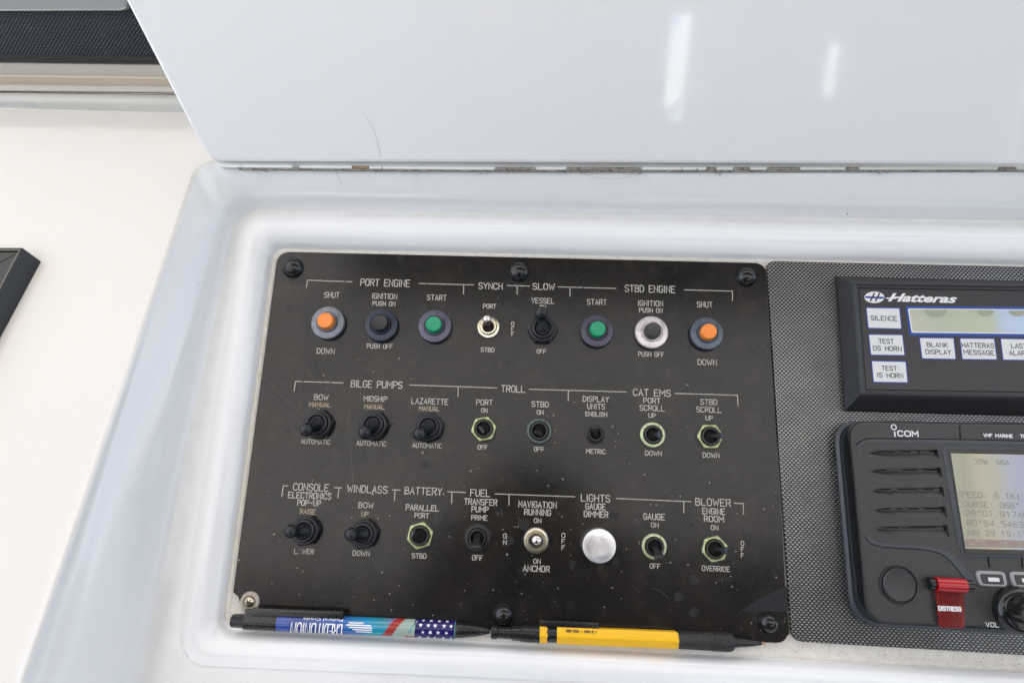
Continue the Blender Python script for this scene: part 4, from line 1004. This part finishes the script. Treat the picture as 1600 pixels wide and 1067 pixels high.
# distress cover
a_ = at(1451, 911, RW + 2.0); b_ = at(1518, 915, RW + 2.0)
done('cover_hinge', tube([a_, a_.lerp(b_, .12), a_.lerp(b_, .121), b_.lerp(a_, .16), b_.lerp(a_, .159), b_], [.0030, .0030, .0022, .0022, .0030, .0030], 20), M['bgloss'], ra, rm, smooth=40)
c_, d_ = at(1461, 912, RW + 2.6), at(1507, 914.5, RW + 2.6)
done('cover_barrel', tube([c_, d_], .0036, 24), M['red'], ra, rm, smooth=40)
solid('distress_key', [(1464, 926), (1502, 928), (1506, 978), (1470, 976)], RW - .2, RW + .5, mat('faded red key', (.30, .05, .04), .45), .0003, .0005)
text_on('distress_lettering', 'DISTRESS', 1484, 950.5, 36.5, 8, M['white'], ra, rm, RW + 2.78, sw=1.9)
cv = [at(x, y, RW + 2.6) for x, y in ((1461, 918), (1507, 921), (1508.5, 982), (1468, 981))]
cvb = plate(rounded(cv, [.0003, .0003, .002, .002], 5), (RW + 2.0) * MM, (RW + 2.7) * MM, .0003)
done('distress_cover', cvb, M['redclear'], ra, rm, smooth=25)
# soft keys
for x0 in (1524.5, 1577.5, 1630.5):
    dy_ = (x0 - 1524) * .028
    q = [(x0, 891 + dy_), (x0 + 46, 892.5 + dy_), (x0 + 51.5, 917.5 + dy_), (x0 + 6.5, 915 + dy_)]
    k_ = solid('soft_key', q, RW - .2, RW + 1.2, M['silver'], .0006, .0022)
    solid('soft_key_face', [(x0 + 6.5, 896 + dy_), (x0 + 42, 897 + dy_), (x0 + 45.5, 913 + dy_), (x0 + 11, 911.5 + dy_)], RW, RW + 1.45, M['radio'], .0003, .001)
    solid('soft_key_mark', [(x0 + 19, 901.5 + dy_), (x0 + 36.5, 902.2 + dy_), (x0 + 38, 908.5 + dy_), (x0 + 20.5, 908 + dy_)], RW + 1, RW + 1.5, M['white'], .00003, .0002)
# volume knob
vp = at(1601, 956, RW + 6); s = pxscale(1604, 957, RW)[0]; r = 37 * s
kp = L([(r, 0), (r, .002), (r * .93, .0045), (r * .75, .006), (r * .73, .006)], 60)
done('volume_knob', kp, M['bgloss'], ra, rm @ T(vp.x, vp.y, RW * MM), smooth=40)
gl = [Vector((r * (.72 + .03 * math.cos(12 * 2 * math.pi * k / 120)) * math.cos(2 * math.pi * k / 120), r * (.72 + .03 * math.cos(12 * 2 * math.pi * k / 120)) * math.sin(2 * math.pi * k / 120), .0055)) for k in range(120)]
done('volume_knob_top', plate(gl, .0055, .016, .0015), M['bgloss'], ra, rm @ T(vp.x, vp.y, RW * MM), smooth=30)
for x, y in ((1568.5, 930.5), (1582, 927), (1597, 932), (1558.5, 940.5), (1556, 955), (1561.5, 969.5), (1573.5, 981)):
    s_ = pxscale(x, y, RW)[0] * 1.5
    done('volume_dot', L([(s_, 0), (s_, .00006)], 12), M['white'], ra, rm @ T(*at(x, y, RW)), smooth=0)
text_on('lettering', 'VOL', 1550.5, 975.5, 21, 8, M['white'], ra, rm, RW + .05, bold=.02)

# ================================================================== PENS on the pocket ledge
def pen_frame(p0, p1):
    x = (p1 - p0).normalized(); z = Vector((0, 0, 1)); z = (z - x * z.dot(x)).normalized(); y = z.cross(x)
    m = Matrix((x, y, z)).transposed().to_4x4(); m.translation = p0; return m
def xlathe(prof, n=36): return L([(r_, x_) for x_, r_ in prof], n, Matrix.Rotation(R(90), 4, 'Y'))      # along +x
# printed promotional pen
r_ = 4.55
q0, q1 = at(363, 969, r_), at(767, 985.5, r_)
pf = pen_frame(q0, q1); Lp = (q1 - q0).length; kx = Lp / 404.0
pen = bpy.data.objects.new('ballpoint_pen', None); C.objects.link(pen); pen.matrix_world = P2W @ pf
tag(pen, 'black ballpoint pen with blue printed barrel of stars and upside down lettering', 'pen')
rp = r_ * MM; X = lambda px: (px - 363) * kx
done('end_cap', xlathe([(0, 0), (0, rp * .70), (.0006, rp * .78), (X(382), rp * .80), (X(383), rp * .86), (X(384), rp * .95), (X(437), rp * .97)]), M['penblack'], pen)
barrel = done('barrel', xlathe([(X(436), rp * .9), (X(436.5), rp), (X(712), rp), (X(713), rp * .9)], 48), M['pen'], pen)
barrel.matrix_local = Matrix.Identity(4)
# shift texture origin: build barrel so its object origin sits at its start
barrel.data.transform(T(-X(436), 0, 0)); barrel.location = (X(436), 0, 0)
done('tip_section', xlathe([(X(712), rp * .86), (X(713), rp * .90), (X(722), rp * .86), (X(745), rp * .64), (X(760), rp * .40), (X(765), rp * .28), (X(766), 0)]), M['penblack'], pen)
# clip
cb = box((X(395), rp * .80, rp * .15), (X(539), rp * 1.62, rp * .75), .0005)
done('clip', cb, M['penblack'], pen, smooth=30)
done('clip_base', box((X(384), rp * .2, -rp * .1), (X(440), rp * 1.45, rp * .7), .0008), M['penblack'], pen, smooth=30)
def wrap(bm, x0, ang, lift=.00008, rad=None):
    """bend a flat decal (x along, y around) onto the barrel; ang = angle of its centre from +z towards +y"""
    rad = (rad or rp) + lift
    for v in bm.verts:
        a = R(ang) + v.co.y / rad; v.co = Vector((x0 + v.co.x, rad * math.sin(a), rad * math.cos(a)))
    return bm
def band(x0, x1, x0b, x1b, a0, a1, n=14, lift=.00005, m=None, name='printed_band'):
    bm = bmesh.new(); prev = None
    for k in range(n + 1):
        t_ = k / n; a = R(a0 + (a1 - a0) * t_); rad = rp + lift
        row = [bm.verts.new((X(x0 + (x0b - x0) * t_), rad * math.sin(a), rad * math.cos(a))), bm.verts.new((X(x1 + (x1b - x1) * t_), rad * math.sin(a), rad * math.cos(a)))]
        if prev: bm.faces.new((prev[0], prev[1], row[1], row[0]))
        prev = row
    return done(name, bm, m, pen, smooth=60)
band(600, 616, 622, 640, -60, 88, m=M['penred']); band(612, 634, 636, 656, -75, 88, m=M['pengreen'], lift=.00006)
band(560, 585, 588, 604, -88, -20, m=M['pencyan'], lift=.00004); band(628, 652, 640, 660, -88, -48, m=M['penred'], lift=.00008)
band(650, 712, 650, 712, -88, 88, m=M['pennavy'], lift=.00010); 
band(640, 651, 655, 652, -50, 60, m=M['pengreen'], lift=.00012)
rs = random.Random(5)
for row_, an in enumerate((-55, -12, 30, 66)):
    for k in range(5):
        x = 659 + k * 12 + (row_ % 2) * 5 + rs.uniform(-1, 1); ss = rs.uniform(2.8, 3.7) * kx; bm = bmesh.new(); a0 = rs.uniform(0, 72)
        st = [bm.verts.new((ss * (1 if i % 2 == 0 else .42) * math.cos(R(a0 + 36 * i)), ss * (1 if i % 2 == 0 else .42) * math.sin(R(a0 + 36 * i)), 0)) for i in range(10)]
        ce = bm.verts.new((0, 0, 0))
        for i in range(10): bm.faces.new((ce, st[i], st[(i + 1) % 10]))
        if X(x) + ss < X(711): done('printed_star', wrap(bm, X(x), an, .00022), M['penwhite'], pen, smooth=0, recalc=False)
def flip(bm):
    for v in bm.verts: v.co.x, v.co.y = -v.co.x, -v.co.y
    return bm
for t_, x, w_ in (('UNION', 479.5, 40), ('CREDIT', 520.5, 39)):
    b_t = flip(engraved(t_, w_ * kx, .0078, 1.9 * kx, 0))
    for v in b_t.verts: v.co.x += v.co.y * .12
    for q in range(-12, 13): bmesh.ops.bisect_plane(b_t, geom=b_t.verts[:] + b_t.edges[:] + b_t.faces[:], plane_co=(0, q * .0004, 0), plane_no=(0, 1, 0), dist=1e-7)
    o = done('printed_lettering', wrap(b_t, X(x), -30, .00018), M['penwhite'], pen, smooth=0, recalc=False); o['label'] = 'upside down white lettering ' + t_
b_t = flip(font_bm('Federal Credit', 62 * kx, .0015, .01)); done('printed_lettering', wrap(b_t, X(508), 42), M['penwhite'], pen, smooth=0, recalc=False)
# wing-like emblem of white bars
for i in range(5):
    x0, x1 = ((549, 572), (546, 584), (550, 586), (556, 586), (561, 586))[i]
    bm = bmesh.new(); n = 6; hh = .00034
    for k in range(n):
        xa, xb = X(x0 + (x1 - x0) * k / n), X(x0 + (x1 - x0) * (k + 1) / n)
        bm.faces.new([bm.verts.new(p_) for p_ in ((xa, -hh, 0), (xb, -hh, 0), (xb, hh, 0), (xa, hh, 0))])
    done('printed_bar', wrap(bm, 0, 28 - i * 14), M['penwhite'], pen, smooth=0, recalc=False)

# yellow mechanical pencil
r_ = 4.7
q0, q1 = at(767.5, 987, r_), at(1196, 1004.5, r_ * .9)
pf = pen_frame(q0, q1); Lp = (q1 - q0).length; kx = Lp / 428.5; rp = r_ * MM; X = lambda px: (px - 767.5) * kx
pc = bpy.data.objects.new('mechanical_pencil', None); C.objects.link(pc); pc.matrix_world = P2W @ pf
tag(pc, 'yellow and black mechanical pencil lying along the bottom edge of the switch panel', 'pencil')
done('push_cap', xlathe([(0, 0), (0, rp * .66), (.0004, rp * .74), (X(777), rp * .74), (X(778), rp * .62), (X(800), rp * .66), (X(801), rp * .78), (X(813), rp * .80), (X(814), rp * .9), (X(843.5), rp * .94)]), M['penblack'], pc)
def hexbody(x0, x1, rr2, flats=6, rot=30):
    def lp_(x, rad):
        out = []
        for k in range(36):
            a = 10 * k; f = math.cos(R(30)) / math.cos(R(((a - rot) % 60) - 30)); f = min(f * 1.06, 1.02); out.append(Vector((x, rad * f * math.cos(R(a)), rad * f * math.sin(R(a)))))
        return out
    return stack([lp_(x0, rr2 * .93), lp_(x0 + .0004, rr2), lp_(x1 - .0014, rr2), lp_(x1, rr2 * .86)])
done('yellow_ring', hexbody(X(843.5), X(856.5), rp * .98), M['yellow'], pc, smooth=25)
done('clip_collar', xlathe([(X(855.5), rp * .84), (X(871.5), rp * .84)]), M['penblack'], pc)
done('yellow_barrel', hexbody(X(871), X(1060.5), rp), M['yellow'], pc, smooth=20)
done('grip', xlathe([(X(1060), rp * .88), (X(1061.5), rp * .95), (X(1138), rp * 1.03), (X(1142), rp * 1.0), (X(1146), rp * .84)]), M['grip'], pc)
for k in range(9): done('grip_ring', xlathe([(X(1112 + k * 3.2), rp * 1.0), (X(1112.6 + k * 3.2), rp * 1.05), (X(1114 + k * 3.2), rp * 1.05), (X(1114.6 + k * 3.2), rp * 1.0)]), M['grip'], pc)
done('cone', xlathe([(X(1145.5), rp * .60), (X(1147), rp * .62), (X(1152), rp * .56), (X(1170), rp * .44), (X(1188), rp * .24), (X(1190), rp * .18)]), M['penblack'], pc)
done('lead_sleeve', xlathe([(X(1189), rp * .14), (X(1195), rp * .12), (X(1196), rp * .05)]), M['brass'], pc)
done('clip', box((X(843), rp * .9, rp * .0), (X(937), rp * 1.5, rp * .42), .0004), M['penblack'], pc, smooth=30)
done('clip_rim', tube([(X(843), rp * .95, rp * .45), (X(843.5), rp * 1.5, rp * .45), (X(936), rp * 1.5, rp * .45), (X(937), rp * 1.15, rp * .45), (X(925), rp * 1.05, rp * .45)], .00022, 6), M['charcoal'], pc)
b_t = engraved('EIEI EUN - NNN E 1', 48 * kx, .0015, 1.0 * kx, 0)
done('printed_lettering', wrap(b_t, X(909), 38, .00015, rp * 1.0), M['keytext'], pc, smooth=0, recalc=False)

# ================================================================== THE BOAT AROUND: canvas canopy over the helm, cockpit floor, sea, pieces added for reflections
def wbox(name, a, b, m, bev=.01, parent=None): return done(name, box(a, b, bev), m, parent, smooth=30)
sole = wbox('cockpit_floor', (-2.6, -4.5, -.05), (2.6, 3.0, 0), mat('cockpit floor paint', (.78, .77, .74), .5), 0); tag(sole, kind='structure')
bm = bmesh.new(); bm.faces.new([bm.verts.new(p_) for p_ in ((-400, -400, -2.2), (400, -400, -2.2), (400, 400, -2.2), (-400, 400, -2.2))])
def m_sea():
    m = mat('sea water', (.03, .07, .09), .12); n = N(m); n.bump(n.noise(1.2, 4), .5, .3); return m
sea = done('sea', bm, m_sea(), smooth=0); tag(sea, kind='structure')
def m_canvas():
    m = bpy.data.materials.new('sunlit canopy canvas'); m.use_nodes = True; t = m.node_tree; t.nodes.clear()
    o = t.nodes.new('ShaderNodeOutputMaterial'); mx = t.nodes.new('ShaderNodeMixShader'); mx.inputs[0].default_value = .62
    d = t.nodes.new('ShaderNodeBsdfDiffuse'); d.inputs[0].default_value = (.70, .64, .56, 1); tr = t.nodes.new('ShaderNodeBsdfTranslucent'); tr.inputs[0].default_value = (.86, .76, .65, 1)
    w = t.nodes.new('ShaderNodeTexNoise'); w.inputs['Scale'].default_value = 3; r = t.nodes.new('ShaderNodeValToRGB')
    r.color_ramp.elements[0].color = (.58, .545, .49, 1); r.color_ramp.elements[1].color = (.72, .675, .61, 1); r.color_ramp.elements[0].position = .35; r.color_ramp.elements[1].position = .65
    t.links.new(w.outputs['Fac'], r.inputs[0]); t.links.new(r.outputs[0], tr.inputs[0])
    t.links.new(d.outputs[0], mx.inputs[1]); t.links.new(tr.outputs[0], mx.inputs[2]); t.links.new(mx.outputs[0], o.inputs[0]); return m
CZ = 2.05
cn = bpy.data.objects.new('canopy', None); C.objects.link(cn); cn.location = (0, -.2, CZ)
tag(cn, 'beige canvas canopy glowing with sunlight, stretched on a steel frame above the helm', 'canopy')
X0, X1, Y0, Y1 = -1.9, 2.0, -2.2, 1.9
bm = bmesh.new(); g = [[bm.verts.new((X0 + (X1 - X0) * i / 16, Y0 + (Y1 - Y0) * j / 12, .05 * math.sin(math.pi * i / 16) - .012 * math.cos(j / 12 * math.pi * 6))) for i in range(17)] for j in range(13)]
for j in range(12):
    for i in range(16): bm.faces.new((g[j][i], g[j][i + 1], g[j + 1][i + 1], g[j + 1][i]))
done('canvas', bm, m_canvas(), cn, smooth=80)
steel = mat('stainless tube', (.7, .7, .7), .15, 1)
for y in (Y0, 0.9, Y1): done('bow_tube', tube([(X0, y, -.03), (X0 + .1, y, -.02), (X1 - .1, y, -.02), (X1, y, -.03)], .012, 10), steel, cn)
for x in (X0, X1):
    for y in (Y0, Y1): done('post', tube([(x, y, -.03), (x, y, -CZ)], .014, 10), steel, cn)
bx = done('added_dark_box', box((-.385, -.205, CZ - .10), (1.5, .16, CZ - .03), .01), M['darkbox'], smooth=30); tag(bx, 'dark box added under the front of the canopy to darken the panel reflection', 'box')  # added overhead so the top of the panel reflects something dark
lk = done('added_dark_block', box((-.22, -1.36, CZ - .12), (1.05, -.84, CZ - .035), .03), M['darkbox'], smooth=30); tag(lk, 'dark overhead locker added behind the helm to darken the panel reflection', 'block')  # unseen dark mass added to darken the panel's lower reflection
nt = done('added_slab', box((-1.05, -1.36, CZ - .10), (-.26, -1.0, CZ - .035), .03), mat('brown grey bag cloth', (.16, .15, .14), .9), smooth=30); tag(nt, 'grey brown cloth bag added to dim the panel reflection beside the overhead locker', 'slab')  # unseen mid-tone mass added to dim the lower left reflection
cu_ = bpy.data.objects.new('added_curtain', None); C.objects.link(cu_); cu_.location = (.9, -2.6, 1.6)  # unseen curtain added to cut aft light and shape reflections in the lid
tag(cu_, 'dark mesh curtain with two narrow gaps added aft to shape the lid reflections', 'curtain')
cm_ = mat('dark shade mesh', (.035, .04, .045), .8)
for a_, b_ in ((-4.6, -.34), (-.255, .36), (.41, 2.4)):
    done('mesh_panel', box((a_, -.004, -1.3), (b_, .004, .38), 0), cm_, cu_, smooth=0)
for a_, b_, t_, l_ in ((-.34, -.255, .24, -.21), (.36, .41, .13, -.09)):
    done('mesh_strip', box((a_, -.004, t_), (b_, .004, .38), 0), cm_, cu_, smooth=0); done('mesh_strip', box((a_, -.004, -1.3), (b_, .004, l_), 0), cm_, cu_, smooth=0)
for gx, gw in ((.66, .11), (1.43, .10)):  # white boards added to catch sun and show as streaks in the lid
    ld_ = bpy.data.objects.new('added_board', None); C.objects.link(ld_); ld_.location = (gx, -2.88, 1.68); ld_.rotation_euler = Vector((-.55, .55, .55)).to_track_quat('Y', 'Z').to_euler()
    tag(ld_, 'white board added as a bright streak in the lid reflection, behind the ' + ('wider' if gx < 1 else 'slimmer') + ' gap of the curtain', 'board')
    done('board_face', box((-gw, -.012, -.42), (gw, .012, .40), .004), M['boardwhite'], ld_, smooth=30); done('handle', box((gw - .05, -.03, -.06), (gw - .03, -.013, .06), .004), steel, ld_, smooth=30); m3_ = ld_.rotation_euler.to_matrix().inverted(); done('prop_leg', tube([m3_ @ Vector((0, -.1, -.1)), m3_ @ Vector((0, -.12, -1.68))], .012, 8), steel, ld_)
done('mesh_panel', box((1.15, .05, -.6), (1.158, 1.9, .38), 0), cm_, cu_, smooth=0)  # side mesh added to darken the right of the lid
# ---- the photographer, seen only as a soft dark reflection in the glossy panel
skin = mat('skin', (.45, .28, .2), .5); shirt = mat('dark blue shirt', (.02, .025, .04), .9); trouser = mat('dark trousers', (.03, .03, .035), .9)
def skinned(name, verts, edges, rad, m, parent=None, root=0, sub=2):
    me = bpy.data.meshes.new(name); me.from_pydata([Vector(v) for v in verts], edges, []); o = bpy.data.objects.new(name, me); C.objects.link(o)
    sk = o.modifiers.new('s', 'SKIN'); sk.use_smooth_shade = True
    for i, r in enumerate(rad): me.skin_vertices[0].data[i].radius = (r, r) if not isinstance(r, tuple) else r
    me.skin_vertices[0].data[root].use_root = True
    sb = o.modifiers.new('b', 'SUBSURF'); sb.levels = sb.render_levels = sub
    dg = bpy.context.evaluated_depsgraph_get(); m2 = bpy.data.meshes.new_from_object(o.evaluated_get(dg)); bpy.data.objects.remove(o)
    m2.materials.clear(); m2.materials.append(m); return link(name, m2, None, parent)
V = [(0,-.62,.93),(0,-.62,1.08),(0,-.60,1.25),(0,-.58,1.38),(0,-.54,1.46),(0,-.50,1.52),(0,-.47,1.60),(0,-.47,1.68),
     (-.15,-.58,1.37),(-.17,-.50,1.16),(-.12,-.34,1.30),(-.08,-.285,1.35),(.13,-.58,1.36),(.15,-.50,1.16),(.12,-.34,1.30),(.08,-.285,1.35),
     (-.10,-.62,.88),(-.11,-.60,.48),(-.12,-.64,.08),(-.12,-.52,.04),(.10,-.62,.88),(.11,-.60,.48),(.12,-.64,.08),(.12,-.52,.04)]
Ed = [(0,1),(1,2),(2,3),(3,4),(4,5),(5,6),(6,7),(3,8),(8,9),(9,10),(10,11),(3,12),(12,13),(13,14),(14,15),(0,16),(16,17),(17,18),(18,19),(0,20),(20,21),(21,22),(22,23)]
Rd = [(.15,.11),(.14,.10),(.15,.11),(.13,.10),.06,.065,.085,.07,.07,.045,.03,.03,.07,.045,.03,.03,.09,.06,.045,.035,.09,.06,.045,.035]
pn = skinned('person', V, Ed, Rd, shirt); tag(pn, 'photographer in a dark shirt and trousers leaning over the helm with a small camera', 'person')
for sx_ in (-1, 1):
    for k, (ln, off) in enumerate(((.075, -.03), (.085, -.01), (.08, .01), (.065, .028))):
        b0_ = Vector((sx_ * .08, -.285, 1.35)) + Vector((0, off * .66, off * .75)); 
        skinned('finger', [b0_, b0_ + Vector((-sx_ * .012, .018, -.016)), b0_ + Vector((-sx_ * .012 - sx_ * ln * .4, .02, -.018))], [(0, 1), (1, 2)], [.009, .0085, .007], skin, pn, sub=1)
    b0_ = Vector((sx_ * .075, -.31, 1.335)); skinned('thumb', [b0_, b0_ + Vector((-sx_ * .022, -.004, .0)), b0_ + Vector((-sx_ * .04, -.004, .004))], [(0, 1), (1, 2)], [.011, .0095, .008], skin, pn, sub=1)
hr = done('hair', L([(.088 * math.cos(R(a)), .088 * math.sin(R(a))) for a in range(-10, 90, 12)] + [(0, .088)], 24), M['hair'], pn, T(0, -.475, 1.64))
cmb = thing('camera_body', 'small black camera held by the photographer', 'camera', (0, -.012, CAM_H + .055), rot=Matrix.Rotation(R(13.4), 4, 'X'))
done('body_shell', box((-.058, -.034, -.012), (.058, .034, .03), .006), M['bplastic'], cmb, smooth=30)
done('lens_barrel', L([(.026, -.04), (.028, -.038), (.028, -.012), (.022, -.010)][::1], 32, cap=False), M['bplastic'], cmb)
